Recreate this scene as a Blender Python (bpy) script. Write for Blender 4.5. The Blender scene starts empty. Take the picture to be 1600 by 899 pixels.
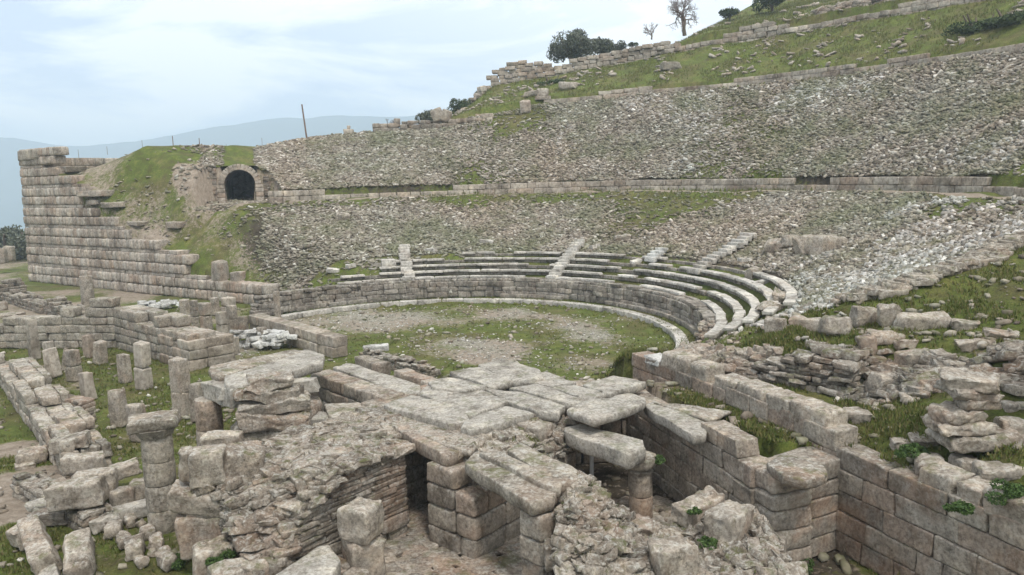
import bpy, math, random
import numpy as np
from mathutils import Vector
RAD = math.radians
rng = np.random.default_rng(7)
random.seed(7)
S = bpy.context.scene

# ------------------------------------------------------------------ camera
F, PIT, ROL, CH = 1200.0, 0.1428, -0.0272, 8.0
CX, CY = -4.06, 37.1
cam = bpy.data.cameras.new('camera'); cam.sensor_width = 36; cam.lens = 36 * F / 1600
cam.clip_end = 20000; cam.clip_start = .1
co = bpy.data.objects.new('camera', cam); S.collection.objects.link(co); S.camera = co
fw = Vector((0, math.cos(PIT), -math.sin(PIT))); up0 = Vector((0, math.sin(PIT), math.cos(PIT))); rt0 = Vector((1, 0, 0))
c_, s_ = math.cos(ROL), math.sin(ROL)
rt = rt0 * c_ + up0 * s_; up = up0 * c_ - rt0 * s_
from mathutils import Matrix
M = Matrix((rt, up, -fw)).transposed().to_4x4(); M.translation = Vector((0, 0, CH)); co.matrix_world = M

# ------------------------------------------------------------------ world, sun, exposure
W = bpy.data.worlds.new("World"); S.world = W; W.use_nodes = True
nt = W.node_tree; nt.nodes.clear()
def wn(t, **k):
    n = nt.nodes.new(t)
    for a, b in k.items(): setattr(n, a, b)
    return n
SUN_EL, SUN_AZ = 60, 160          # azimuth clockwise from +Y
sky = wn('ShaderNodeTexSky', sky_type='NISHITA', sun_disc=False); sky.sun_elevation = RAD(SUN_EL); sky.sun_rotation = RAD(SUN_AZ)
sky.air_density = 1.5; sky.dust_density = 4
tc = wn('ShaderNodeTexCoord'); mp = wn('ShaderNodeMapping'); mp.inputs['Scale'].default_value = (1.0, 1.0, 3.2); mp.inputs['Location'].default_value = (3.1, 1.7, .35)
n1 = wn('ShaderNodeTexNoise'); n1.inputs['Scale'].default_value = 3.4; n1.inputs['Detail'].default_value = 8; n1.inputs['Roughness'].default_value = .55; n1.inputs['Distortion'].default_value = .5
sx = wn('ShaderNodeSeparateXYZ')
r1 = wn('ShaderNodeMapRange'); r1.inputs[1].default_value = .44; r1.inputs[2].default_value = .57
r2 = wn('ShaderNodeMapRange'); r2.inputs[1].default_value = .02; r2.inputs[2].default_value = .30   # whiter with height
ad = wn('ShaderNodeMath', operation='ADD'); m2 = wn('ShaderNodeMath', operation='MULTIPLY'); m2.inputs[1].default_value = .75
cl = wn('ShaderNodeValToRGB'); e = cl.color_ramp.elements
e[0].position = 0; e[0].color = (6.6, 7.9, 10.0, 1); e[1].position = 1; e[1].color = (13.2, 13.2, 13.2, 1)
el = cl.color_ramp.elements.new(.5); el.color = (9.8, 10.6, 11.6, 1)
mx = wn('ShaderNodeMix', data_type='RGBA'); mx.inputs[0].default_value = .93
bg = wn('ShaderNodeBackground'); bg.inputs[1].default_value = .1
ow = wn('ShaderNodeOutputWorld')
L = nt.links.new
L(tc.outputs['Generated'], mp.inputs[0]); L(mp.outputs[0], n1.inputs[0]); L(tc.outputs['Generated'], sx.inputs[0])
# clouds stretch out towards +x (the bright side of the overcast)
az = wn('ShaderNodeMath', operation='MULTIPLY'); az.inputs[1].default_value = .55; L(sx.outputs[0], az.inputs[0])
az2 = wn('ShaderNodeMath', operation='ADD'); L(az.outputs[0], az2.inputs[0]); L(sx.outputs[2], az2.inputs[1])
L(az2.outputs[0], r2.inputs[0]); L(n1.outputs[0], r1.inputs[0]); L(r2.outputs[0], m2.inputs[0]); L(m2.outputs[0], ad.inputs[0])
m3 = wn('ShaderNodeMath', operation='MULTIPLY'); m3.inputs[1].default_value = .75; L(r1.outputs[0], m3.inputs[0]); L(m3.outputs[0], ad.inputs[1])
L(ad.outputs[0], cl.inputs[0]); L(sky.outputs[0], mx.inputs[6]); L(cl.outputs[0], mx.inputs[7]); L(mx.outputs[2], bg.inputs[0]); L(bg.outputs[0], ow.inputs[0])
sl = bpy.data.lights.new('sun', 'SUN'); sl.energy = 2.4; sl.angle = RAD(10); sl.color = (1, .96, .9)
so = bpy.data.objects.new('sun', sl); S.collection.objects.link(so)
dv = Vector((math.sin(RAD(SUN_AZ)) * math.cos(RAD(SUN_EL)), math.cos(RAD(SUN_AZ)) * math.cos(RAD(SUN_EL)), math.sin(RAD(SUN_EL))))
so.rotation_euler = dv.to_track_quat('Z', 'Y').to_euler()
vs = S.view_settings; vs.view_transform = 'Standard'; vs.look = 'None'; vs.gamma = 1; vs.exposure = 0.18; vs.use_curve_mapping = False
S.cycles.volume_bounces = 3; S.cycles.max_bounces = 6

# ------------------------------------------------------------------ measuring helpers (survey of the site)
def ray(u, v):
    x = u - 800.0; y = 449.5 - v
    x, y = c_ * x - s_ * y, s_ * x + c_ * y
    return np.array([x, F * math.cos(PIT) + y * math.sin(PIT), -F * math.sin(PIT) + y * math.cos(PIT)])
def P(u, v, z):
    d = ray(u, v); t = (z - CH) / d[2]; return np.array([d[0] * t, d[1] * t, z])
def Yp(u, v, y):
    d = ray(u, v); t = y / d[1]; return np.array([d[0] * t, y, CH + d[2] * t])
def cyl(u, v, R):
    d = ray(u, v); a = d[0]**2 + d[1]**2; b = -2 * (d[0] * CX + d[1] * CY); c = CX**2 + CY**2 - R * R
    D = max(b * b - 4 * a * c, 0); t = (-b + math.sqrt(D)) / 2 / a; return np.array([d[0] * t, d[1] * t, CH + d[2] * t])
def pol(r, th, z=0): return np.array([CX + r * math.cos(RAD(th)), CY + r * math.sin(RAD(th)), z])

# ------------------------------------------------------------------ noise
def vnoise(p, seed=0):
    p = np.asarray(p, float); i = np.floor(p).astype(np.int64); f = p - i; f = f * f * (3 - 2 * f)
    out = np.zeros(len(p))
    for dx in (0, 1):
        for dy in (0, 1):
            for dz in (0, 1):
                h = ((i[:, 0] + dx) * 73856093) ^ ((i[:, 1] + dy) * 19349663) ^ ((i[:, 2] + dz) * 83492791) ^ (seed * 2654435)
                h = (h ^ (h >> 13)) * 1274126177 & 0xffffffff; h = (h ^ (h >> 16)) & 0xffff
                w = (f[:, 0] if dx else 1 - f[:, 0]) * (f[:, 1] if dy else 1 - f[:, 1]) * (f[:, 2] if dz else 1 - f[:, 2])
                out += w * (h / 65535.0)
    return out * 2 - 1
def fbm(x, y, sc, seed=0, oc=3):
    x = np.asarray(x, float); o = np.zeros(x.size); a = 1
    for k in range(oc):
        o += a * vnoise(np.stack([x.ravel() / sc * 2**k, np.asarray(y, float).ravel() / sc * 2**k, np.full(x.size, 7.3 * k)], 1), seed + k); a *= .5
    return o.reshape(x.shape)
def sm(a, b, x): t = np.clip((x - a) / (b - a), 0, 1); return t * t * (3 - 2 * t)

# ------------------------------------------------------------------ materials
def mat_nodes(name):
    m = bpy.data.materials.new(name); m.use_nodes = True; n = m.node_tree; n.nodes.clear()
    o = n.nodes.new('ShaderNodeOutputMaterial'); b = n.nodes.new('ShaderNodeBsdfPrincipled'); n.links.new(b.outputs[0], o.inputs[0])
    b.inputs['Roughness'].default_value = .9; b.inputs['Specular IOR Level'].default_value = .2
    return m, n, b
def ramp(n, src, stops):
    r = n.nodes.new('ShaderNodeValToRGB'); el = r.color_ramp.elements
    while len(el) > 1: el.remove(el[-1])
    el[0].position = stops[0][0]; el[0].color = (*stops[0][1], 1)
    for p, c in stops[1:]: q = el.new(p); q.color = (*c, 1)
    n.links.new(src, r.inputs[0]); return r.outputs[0]
def noise(n, co, sc, det=4, rough=.6, dist=0):
    t = n.nodes.new('ShaderNodeTexNoise'); t.inputs['Scale'].default_value = sc; t.inputs['Detail'].default_value = det; t.inputs['Roughness'].default_value = rough; t.inputs['Distortion'].default_value = dist
    n.links.new(co, t.inputs[0]); return t.outputs[0]
def mixc(n, f, a, b, mode='MIX'):
    x = n.nodes.new('ShaderNodeMix'); x.data_type = 'RGBA'; x.blend_type = mode
    for s, v in ((0, f), (6, a), (7, b)):
        if isinstance(v, (int, float)): x.inputs[s].default_value = v
        elif isinstance(v, tuple): x.inputs[s].default_value = (*v, 1)
        else: n.links.new(v, x.inputs[s])
    return x.outputs[2]
def mrange(n, src, a, b, c=0, d=1):
    x = n.nodes.new('ShaderNodeMapRange'); x.inputs[1].default_value = a; x.inputs[2].default_value = b; x.inputs[3].default_value = c; x.inputs[4].default_value = d
    n.links.new(src, x.inputs[0]); return x.outputs[0]
def math_(n, op, a, b):
    x = n.nodes.new('ShaderNodeMath'); x.operation = op
    for i, v in ((0, a), (1, b)):
        if isinstance(v, (int, float)): x.inputs[i].default_value = v
        else: n.links.new(v, x.inputs[i])
    return x.outputs[0]
def bump(n, b, h, dist=.02, st=.8):
    k = n.nodes.new('ShaderNodeBump'); k.inputs['Distance'].default_value = dist; k.inputs['Strength'].default_value = st
    n.links.new(h, k.inputs['Height']); n.links.new(k.outputs[0], b.inputs['Normal'])

def stone(name, tones, sc=1.0, lichen=.35, stain=.3, moss=.25, streak=0, bd=.025, layered=0):
    m, n, b = mat_nodes(name)
    tc = n.nodes.new('ShaderNodeTexCoord'); g = n.nodes.new('ShaderNodeNewGeometry'); co = g.outputs['Position']
    isl = g.outputs['Random Per Island']
    k = len(tones); col = ramp(n, isl, [(i / (k - 1), tuple(q * .82 for q in t)) for i, t in enumerate(tones)])
    big = noise(n, co, 1.3 * sc, 5, .65)
    col = mixc(n, 1.0, col, ramp(n, big, [(.3, (.55, .52, .49)), (.5, (1, 1, 1)), (.7, (1.3, 1.28, 1.24))]), 'MULTIPLY')
    fine = noise(n, co, 14 * sc, 6, .7)
    col = mixc(n, 1.0, col, ramp(n, fine, [(.3, (.50, .48, .45)), (.5, (1, 1, 1)), (.68, (1.32, 1.31, 1.27))]), 'MULTIPLY')
    if stain:   # iron stains, warm
        s = noise(n, co, .9 * sc, 3, .5, .6)
        col = mixc(n, mrange(n, s, .52, .68, 0, stain), col, (.30, .165, .095))
    # pale grey lichen crusts and dark ones
    l = noise(n, co, 7 * sc, 5, .75)
    sxyz = n.nodes.new('ShaderNodeSeparateXYZ'); n.links.new(g.outputs['Normal'], sxyz.inputs[0])
    topf = mrange(n, sxyz.outputs[2], -.2, .8, .25, 1)
    lf = math_(n, 'MULTIPLY', mrange(n, l, .50, .60, 0, lichen), topf)
    col = mixc(n, lf, col, (.50, .50, .46))
    dk = noise(n, co, 5 * sc, 6, .8)
    col = mixc(n, mrange(n, dk, .57, .66, 0, lichen * 1.6), col, (.055, .05, .042))
    pt_ = noise(n, co, 1.9 * sc, 7, .78)
    col = mixc(n, mrange(n, pt_, .53, .62, 0, .62), col, mixc(n, 1.0, col, (.36, .34, .31), 'MULTIPLY'))
    pt2 = noise(n, co, 2.6 * sc, 5, .7, .4)
    col = mixc(n, mrange(n, pt2, .55, .66, 0, .5), col, mixc(n, 1.0, col, (1.45, 1.43, 1.36), 'MULTIPLY'))
    if streak:
        mpn = n.nodes.new('ShaderNodeMapping'); mpn.inputs['Scale'].default_value = (3.2, 3.2, .35); n.links.new(co, mpn.inputs[0])
        st = noise(n, mpn.outputs[0], 1, 5, .65)
        col = mixc(n, mrange(n, st, .50, .66, 0, streak), col, (.085, .075, .062))
    if moss:
        ms = noise(n, co, 2.1 * sc, 5, .7)
        mf = math_(n, 'MULTIPLY', mrange(n, ms, .53, .64, 0, min(.95, moss * 2.2)), mrange(n, sxyz.outputs[2], .1, .7, .15, 1))
        col = mixc(n, mf, col, (.085, .092, .028))
    n.links.new(col, b.inputs['Base Color'])
    h = noise(n, co, 9 * sc, 8, .72)
    if layered:
        mpn = n.nodes.new('ShaderNodeMapping'); mpn.inputs['Scale'].default_value = (1, 1, 9); n.links.new(co, mpn.inputs[0])
        h2 = noise(n, mpn.outputs[0], 2.5, 5, .7)
        h = math_(n, 'ADD', h, math_(n, 'MULTIPLY', h2, layered))
    bump(n, b, h, bd, 1)
    return m
GREY = [(.27, .24, .20), (.37, .33, .275), (.31, .272, .222), (.44, .40, .34), (.335, .275, .22)]
WARM = [(.24, .205, .17), (.36, .31, .255), (.33, .255, .20), (.41, .36, .30), (.29, .255, .215)]
M_grey = stone('weathered_limestone', GREY, 1.0, .45, .18, .3)
M_warm = stone('warm_limestone', WARM, 1.0, .35, .38, .22, .25)
M_wall = stone('streaked_ashlar', [(.36, .30, .245), (.50, .45, .39), (.42, .35, .29), (.54, .49, .43), (.40, .315, .25)], .5, .25, .25, .12, .6, .02)
M_slate = stone('layered_schist', [(.20, .175, .145), (.30, .265, .22), (.24, .205, .165), (.36, .325, .28), (.27, .22, .175)], 1.0, .5, .3, .3, 0, .03, 1.2)
M_far = stone('pale_far_ashlar', [(.37, .325, .27), (.46, .41, .345), (.40, .32, .25), (.52, .47, .40), (.36, .31, .26)], .35, .3, .25, .18, .2, .02)
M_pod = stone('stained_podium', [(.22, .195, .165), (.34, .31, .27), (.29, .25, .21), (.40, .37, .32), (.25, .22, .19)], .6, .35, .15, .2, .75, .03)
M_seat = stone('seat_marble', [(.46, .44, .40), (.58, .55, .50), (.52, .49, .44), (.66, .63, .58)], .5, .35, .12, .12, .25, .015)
M_white = stone('white_marble', [(.48, .48, .47), (.62, .62, .60), (.55, .54, .51)], 1, .2, .0, 0, 0, .015)
M_conc = stone('rubble_concrete', [(.23, .20, .165), (.36, .315, .26), (.44, .39, .33), (.30, .25, .20), (.40, .345, .29)], 1.3, .55, .28, .35, 0, .05, .3)
M_slab = stone('grey_slab', [(.36, .335, .295), (.42, .395, .35), (.39, .36, .315), (.45, .42, .37)], 1.0, .3, .08, .2, 0, .02, .3)
def rubble_mat(name, tones, moss=.3):
    m, n, b = mat_nodes(name)
    g = n.nodes.new('ShaderNodeNewGeometry'); co = g.outputs['Position']; k = len(tones)
    col = ramp(n, g.outputs['Random Per Island'], [(i / (k - 1), t) for i, t in enumerate(tones)])
    f = noise(n, co, 6, 5, .7)
    col = mixc(n, 1.0, col, ramp(n, f, [(.3, (.6, .58, .54)), (.5, (1, 1, 1)), (.7, (1.3, 1.28, 1.22))]), 'MULTIPLY')
    # lichen tone drifts over the slope: greenish grey and pinkish brown areas
    d = noise(n, co, .12, 4, .6)
    col = mixc(n, 1.0, col, ramp(n, d, [(.35, (1.02, .94, .86)), (.5, (1, .97, .93)), (.65, (.97, .99, .94))]), 'MULTIPLY')
    ms = noise(n, co, 1.1, 5, .7)
    col = mixc(n, mrange(n, ms, .55, .68, 0, moss), col, (.10, .11, .04))
    m5 = noise(n, co, .22, 6, .75)
    col = mixc(n, mrange(n, m5, .46, .62, 0, moss * 1.25), col, (.13, .145, .07))
    n.links.new(col, b.inputs['Base Color']); bump(n, b, noise(n, co, 18, 4, .7), .02, .7)
    return m
M_rub = rubble_mat('rubble', [(.10, .082, .066), (.27, .235, .195), (.17, .145, .12), (.42, .385, .33), (.24, .21, .18), (.35, .325, .285), (.12, .10, .082), (.68, .66, .62)], .5)
M_rubw = rubble_mat('pale_rubble', [(.10, .09, .08), (.42, .41, .395), (.20, .185, .165), (.56, .55, .535), (.32, .305, .29), (.72, .71, .70), (.15, .135, .12)], .3)

def ground_mat():
    m, n, b = mat_nodes('ground')
    g = n.nodes.new('ShaderNodeNewGeometry'); co = g.outputs['Position']
    a = n.nodes.new('ShaderNodeAttribute'); a.attribute_name = 'cover'
    s = n.nodes.new('ShaderNodeSeparateColor'); n.links.new(a.outputs[0], s.inputs[0])
    gn = noise(n, co, 1.2, 8, .75)
    fine = noise(n, co, 16, 6, .8)
    gn2 = noise(n, co, .35, 5, .7)
    grass = ramp(n, gn, [(.28, (.07, .052, .028)), (.40, (.080, .086, .024)), (.50, (.085, .112, .022)), (.60, (.125, .145, .032)), (.74, (.19, .165, .06))])
    grass = mixc(n, mrange(n, gn2, .45, .62, 0, .85), grass, ramp(n, gn, [(.3, (.07, .055, .03)), (.55, (.13, .115, .045)), (.75, (.20, .17, .09))]))
    grass = mixc(n, 1.0, grass, ramp(n, fine, [(.3, (.45, .45, .4)), (.5, (1, 1, 1)), (.7, (1.55, 1.5, 1.3))]), 'MULTIPLY')
    gv = n.nodes.new('ShaderNodeTexVoronoi'); gv.inputs['Scale'].default_value = 13; n.links.new(co, gv.inputs[0])
    gravel = ramp(n, gv.outputs['Color'], [(0, (.13, .12, .085)), (.5, (.26, .24, .19)), (1, (.42, .40, .34))])
    gravel = mixc(n, mrange(n, gv.outputs['Distance'], .02, .08, .4, 0), gravel, (.08, .07, .05))
    dirt = ramp(n, noise(n, co, 3, 8, .75), [(.3, (.17, .13, .095)), (.5, (.27, .22, .17)), (.7, (.37, .32, .26))])
    dirt = mixc(n, 1.0, dirt, ramp(n, fine, [(.3, (.75, .75, .75)), (.6, (1.15, 1.15, 1.15))]), 'MULTIPLY')
    brk = noise(n, co, 3.5, 8, .8)
    def edge(f, lo=.38, hi=.62):   # break the painted cover up with noise so that no border is smooth
        x = math_(n, 'ADD', f, math_(n, 'MULTIPLY', math_(n, 'SUBTRACT', brk, .5), 1.5)); return mrange(n, x, lo, hi)
    soil = ramp(n, gn, [(.35, (.035, .028, .020)), (.55, (.075, .060, .042)), (.7, (.12, .10, .07))])
    dirt = mixc(n, edge(s.outputs[2], .45, .55), dirt, soil)
    col = mixc(n, edge(s.outputs[1]), dirt, gravel)
    col = mixc(n, edge(s.outputs[0]), col, grass)
    n.links.new(col, b.inputs['Base Color'])
    bump(n, b, math_(n, 'ADD', noise(n, co, 7, 8, .8), math_(n, 'MULTIPLY', fine, .5)), .06, 1)
    return m
M_ground = ground_mat()
def simple(name, c1, c2, sc=8, rough=.8, bd=.01):
    m, n, b = mat_nodes(name); g = n.nodes.new('ShaderNodeTexCoord')
    n.links.new(ramp(n, noise(n, g.outputs['Object'], sc), [(.3, c1), (.7, c2)]), b.inputs['Base Color']); b.inputs['Roughness'].default_value = rough
    bump(n, b, noise(n, g.outputs['Object'], sc * 3), bd, .6); return m
def leafmat(name, tones):
    m, n, b = mat_nodes(name); g = n.nodes.new('ShaderNodeNewGeometry'); k = len(tones)
    col = ramp(n, g.outputs['Random Per Island'], [(i / (k - 1), t) for i, t in enumerate(tones)])
    n.links.new(col, b.inputs['Base Color']); b.inputs['Roughness'].default_value = .7; return m
M_olive = leafmat('olive_leaves', [(.05, .06, .04), (.11, .12, .08), (.075, .09, .055), (.17, .18, .14)])
M_twig = leafmat('bare_twigs', [(.13, .09, .075), (.19, .14, .12)])
M_blade = leafmat('grass_blades', [(.06, .085, .02), (.11, .14, .03), (.085, .11, .025), (.16, .155, .05), (.18, .15, .07), (.12, .13, .03)])
M_weed = leafmat('weed_leaves', [(.035, .065, .018), (.06, .10, .028), (.08, .13, .035)])
M_darkgreen = leafmat('scrub_leaves', [(.03, .05, .02), (.06, .085, .03), (.045, .065, .025)])
M_bark = simple('bark', (.08, .06, .045), (.16, .13, .10), 12)
M_wood = simple('grey_wood', (.14, .09, .07), (.24, .17, .13), 10)
M_metal = simple('grey_metal', (.32, .32, .32), (.42, .42, .42), 10, .5)
M_mount = simple('mountain', (.03, .06, .08), (.06, .09, .09), .004, .95, .0)

# ------------------------------------------------------------------ mesh builder
_T = {}
def template(n, sharp=True):
    k = (n, sharp)
    if k in _T: return _T[k]
    if n == 1: t = np.array([-1., 1.])
    elif n == 2: t = np.array([-1., 0, 1])
    elif n == 3: t = np.array([-1., -.82, .82, 1])
    else:
        t = np.concatenate([[-1., -.95, -.86], np.linspace(-.7, .7, n - 5), [.86, .95, 1.]]) if n > 6 else np.concatenate([[-1., -.86], np.linspace(-.4, .4, n - 3), [.86, 1.]])
    N = len(t); idx = {}; V = []; Fc = []
    def vid(i, j, k_):
        q = (i, j, k_)
        if q not in idx: idx[q] = len(V); V.append((t[i], t[j], t[k_]))
        return idx[q]
    e = N - 1
    for a in range(e):
        for b in range(e):
            Fc.append((vid(a, b, 0), vid(a, b + 1, 0), vid(a + 1, b + 1, 0), vid(a + 1, b, 0)))
            Fc.append((vid(a, b, e), vid(a + 1, b, e), vid(a + 1, b + 1, e), vid(a, b + 1, e)))
            Fc.append((vid(a, 0, b), vid(a + 1, 0, b), vid(a + 1, 0, b + 1), vid(a, 0, b + 1)))
            Fc.append((vid(a, e, b), vid(a, e, b + 1), vid(a + 1, e, b + 1), vid(a + 1, e, b)))
            Fc.append((vid(0, a, b), vid(0, a, b + 1), vid(0, a + 1, b + 1), vid(0, a + 1, b)))
            Fc.append((vid(e, a, b), vid(e, a + 1, b), vid(e, a + 1, b + 1), vid(e, a, b + 1)))
    _T[k] = (np.array(V), np.array(Fc)); return _T[k]
def rotm(yaw=0, tx=0, ty=0):
    a, b, c = RAD(yaw), RAD(tx), RAD(ty)
    Z = np.array([[math.cos(a), -math.sin(a), 0], [math.sin(a), math.cos(a), 0], [0, 0, 1]])
    X = np.array([[1, 0, 0], [0, math.cos(b), -math.sin(b)], [0, math.sin(b), math.cos(b)]])
    Y = np.array([[math.cos(c), 0, math.sin(c)], [0, 1, 0], [-math.sin(c), 0, math.cos(c)]])
    return Z @ X @ Y
CORN = np.array([(x, y, z) for x in (-1, 1) for y in (-1, 1) for z in (-1, 1)], float)
class MB:
    def __init__(s): s.V = []; s.Q = []; s.T = []; s.n = 0; s.mq = []; s.mt = []
    def add(s, V, Fc, mi=0):
        V = np.asarray(V, float); Fc = np.asarray(Fc); s.V.append(V)
        if Fc.shape[1] == 4: s.Q.append(Fc + s.n); s.mq.append(np.full(len(Fc), mi))
        else: s.T.append(Fc + s.n); s.mt.append(np.full(len(Fc), mi))
        s.n += len(V)
    def block(s, c, size, R=None, n=4, rnd=.12, irr=.04, rough=.015, fr=None, mi=0, taper=0):
        """a worn block: rounded, slightly skewed box with chipped noise"""
        T, Fc = template(n); h = np.array(size, float) / 2
        q = T * h; rad = rnd * h.min() * 2
        if n > 2 and rad > 0:
            inn = np.clip(q, -(h - rad), h - rad); d = q - inn; l = np.linalg.norm(d, axis=1); k = l > 1e-9
            q[k] = inn[k] + d[k] / l[k, None] * np.minimum(rad, l[k])[:, None] if n < 4 else inn[k] + d[k] / l[k, None] * rad
        if irr:
            off = rng.uniform(-1, 1, (8, 3)) * irr * np.array(size)
            w = np.prod(.5 + .5 * T[:, None, :] * CORN[None], axis=2); q = q + w @ off
        if taper: q[:, :2] *= (1 - taper * (T[:, 2:3] * .5 + .5))
        if rough and n >= 3:
            o = rng.uniform(0, 500, 3); f1 = fr or 2.2 / max(.3, min(size)); u = q * f1 + o
            nv = np.stack([vnoise(u + k * 31.7) + .5 * vnoise(u * 2.3 + k * 11.1) for k in range(3)], 1)
            if n >= 8: nv += .35 * np.stack([vnoise(u * 5.7 + k * 17.1) for k in range(3)], 1)
            q = q + nv * rough
        if R is not None: q = q @ R.T
        s.add(q + np.asarray(c), Fc, mi)
    def tube(s, pts, rads, seg=10, cap=True, rough=0, mi=0, jag=0):
        pts = np.asarray(pts, float); k = len(pts); V = []
        for i in range(k):
            t = pts[min(i + 1, k - 1)] - pts[max(i - 1, 0)]; t = t / (np.linalg.norm(t) + 1e-9)
            a = np.cross(t, (0, 0, 1.)) if abs(t[2]) < .95 else np.cross(t, (1., 0, 0)); a /= np.linalg.norm(a); b = np.cross(t, a)
            for j in range(seg):
                w = 2 * math.pi * j / seg; V.append(pts[i] + rads[i] * (math.cos(w) * a + math.sin(w) * b))
        V = np.array(V)
        if rough:
            o = rng.uniform(0, 99, 3); V = V + rough * np.stack([vnoise(V * 3 + o + m * 9) + .6 * vnoise(V * 9 + o + m * 9) for m in range(3)], 1)
        Q = [(i * seg + j, i * seg + (j + 1) % seg, (i + 1) * seg + (j + 1) % seg, (i + 1) * seg + j) for i in range(k - 1) for j in range(seg)]
        n0 = s.n; s.add(V, Q, mi)
        if cap:
            s.add(np.vstack([V[:seg], V[:seg].mean(0)]), [((j + 1) % seg, j, seg) for j in range(seg)], mi)
            s.add(np.vstack([V[-seg:], V[-seg:].mean(0)]), [(j, (j + 1) % seg, seg) for j in range(seg)], mi)
    def build(s, name, mat, parent=None, smooth=None, origin=None):
        V = np.vstack(s.V); me = bpy.data.meshes.new(name)
        if origin is None: origin = np.array([(V[:, 0].min() + V[:, 0].max()) / 2, (V[:, 1].min() + V[:, 1].max()) / 2, V[:, 2].min()])
        origin = np.asarray(origin, float)
        Q = np.vstack(s.Q) if s.Q else np.zeros((0, 4), int); T = np.vstack(s.T) if s.T else np.zeros((0, 3), int)
        me.vertices.add(len(V)); me.vertices.foreach_set('co', (V - origin).astype(np.float32).ravel())
        me.loops.add(Q.size + T.size); me.loops.foreach_set('vertex_index', np.concatenate([Q.ravel(), T.ravel()]).astype(np.int32))
        me.polygons.add(len(Q) + len(T))
        st = np.concatenate([np.arange(len(Q)) * 4, Q.size + np.arange(len(T)) * 3]).astype(np.int32)
        me.polygons.foreach_set('loop_start', st)
        mi = np.concatenate(s.mq + s.mt).astype(np.int32)
        for m in (mat if isinstance(mat, (list, tuple)) else [mat]): me.materials.append(m)
        me.polygons.foreach_set('material_index', mi)
        me.update(calc_edges=True); me.validate()
        if smooth: me.polygons.foreach_set('use_smooth', np.ones(len(me.polygons), bool))
        o = bpy.data.objects.new(name, me); S.collection.objects.link(o); o.location = origin
        if parent is not None:
            o.parent = parent; o.location = origin - np.array(parent.location)
        return o
def tag(o, label=None, cat=None, group=None, kind=None):
    if label: o['label'] = label
    if label and not kind: o['kind'] = 'thing'
    if cat: o['category'] = cat
    if group: o['group'] = group
    if kind: o['kind'] = kind
    return o
def empty(name, loc, label, cat, group=None):
    o = bpy.data.objects.new(name, None); S.collection.objects.link(o); o.location = loc; o.empty_display_size = .2
    return tag(o, label, cat, group)

def ruin(mb, org, ang, la, lb, H, z0, lh, ca, cb, n=3, jit=.02, irr=.05, rough=.012, rnd=.12, gap=.012, z1=None, over=1.0, tilt=0, skin=0):
    """masonry in courses inside a rotated rectangle: org + a*(along) + b*(across); H(a,b)=height of what is left standing"""
    A = np.array([math.cos(RAD(ang)), math.sin(RAD(ang))]); B = np.array([-A[1], A[0]])
    zmax = z1 if z1 else 20; z = z0; k = 0
    top = max(H(a, b) for a in np.linspace(.02, la - .02, 24) for b in np.linspace(.02, lb - .02, 8))
    while z < min(zmax, top):
        h = rng.uniform(*lh)
        def cuts(Ln, c):
            x = [0]; 
            if c[1] >= Ln: return [0, Ln]
            x.append(rng.uniform(.4, 1) * c[1])
            while Ln - x[-1] > c[1]: x.append(x[-1] + rng.uniform(*c))
            if Ln - x[-1] < c[0] * .5: x[-1] = Ln
            else: x.append(Ln)
            return x
        xb = cuts(lb, cb)
        for j in range(len(xb) - 1):
            xa = cuts(la, ca)
            for i in range(len(xa) - 1):
                a, b = (xa[i] + xa[i + 1]) / 2, (xb[j] + xb[j + 1]) / 2; wa, wb = xa[i + 1] - xa[i], xb[j + 1] - xb[j]
                zc = z + h / 2
                if H(a, b) < zc: continue
                ex = H(a, b) < zc + h * (1.5 + skin)
                if not ex:
                    for da, db in ((wa, 0), (-wa, 0), (0, wb), (0, -wb)):
                        aa, bb = a + da, b + db
                        if aa < 0 or bb < 0 or aa > la or bb > lb or H(aa, bb) < zc: ex = True; break
                if not ex: continue
                o2 = rng.normal(0, jit, 2)
                c2 = np.array(org[:2]) + A * (a + o2[0] * .4) + B * (b + o2[1])
                mb.block((c2[0], c2[1], zc), ((wa - gap) * over, (wb - gap) * over, (h - gap) * (1 + (over - 1) * .5)), rotm(ang + rng.normal(0, 1) * (1 + tilt), rng.normal(0, tilt), rng.normal(0, tilt)), n, rnd, irr, rough)
        z += h; k += 1

# ================================================================== TERRAIN
Upx = [(270, 228), (400, 228), (500, 212), (600, 205), (700, 190), (760, 178), (844, 162), (928, 156), (1030, 145), (1165, 134), (1229, 127), (1357, 111), (1456, 98), (1569, 81)]
Dpx = [(475, 315), (615, 308.5), (825, 302.5), (1000, 298.5), (1100, 299), (1256, 300), (1412, 300), (1537, 305), (1600, 314)]
Tpx = [(740, 150), (780, 132), (860, 118), (1000, 92), (1100, 72), (1230, 52), (1350, 30), (1480, 10), (1560, -5)]
R2, RW, R3, R4 = 27.0, 28.0, 38.0, 47.0
def ring(px, R):
    q = [cyl(u, v, R) for u, v in px]; th = [math.degrees(math.atan2(p[1] - CY, p[0] - CX)) for p in q]
    o = np.argsort(th); return np.array(th)[o], np.array([p[2] for p in q])[o]
T2, Z2 = ring(Dpx, R2); T3, Z3 = ring(Upx, R3); T4, Z4 = ring(Tpx, R4)
Z2 = np.convolve(np.pad(Z2, 1, 'edge'), [.25, .5, .25], 'valid')
def z2f(t): return np.interp(t, T2, Z2)
def z3f(t): return np.interp(t, T3, Z3)
def z4f(t): return np.interp(t, T4, Z4)
SEAT_R0, SEAT_Z0, SEAT_D, SEAT_H, NROW = 13.55, 1.5, .76, .325, 5
SEAT_R1 = SEAT_R0 + NROW * SEAT_D; SEAT_Z1 = SEAT_Z0 + NROW * SEAT_H
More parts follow.
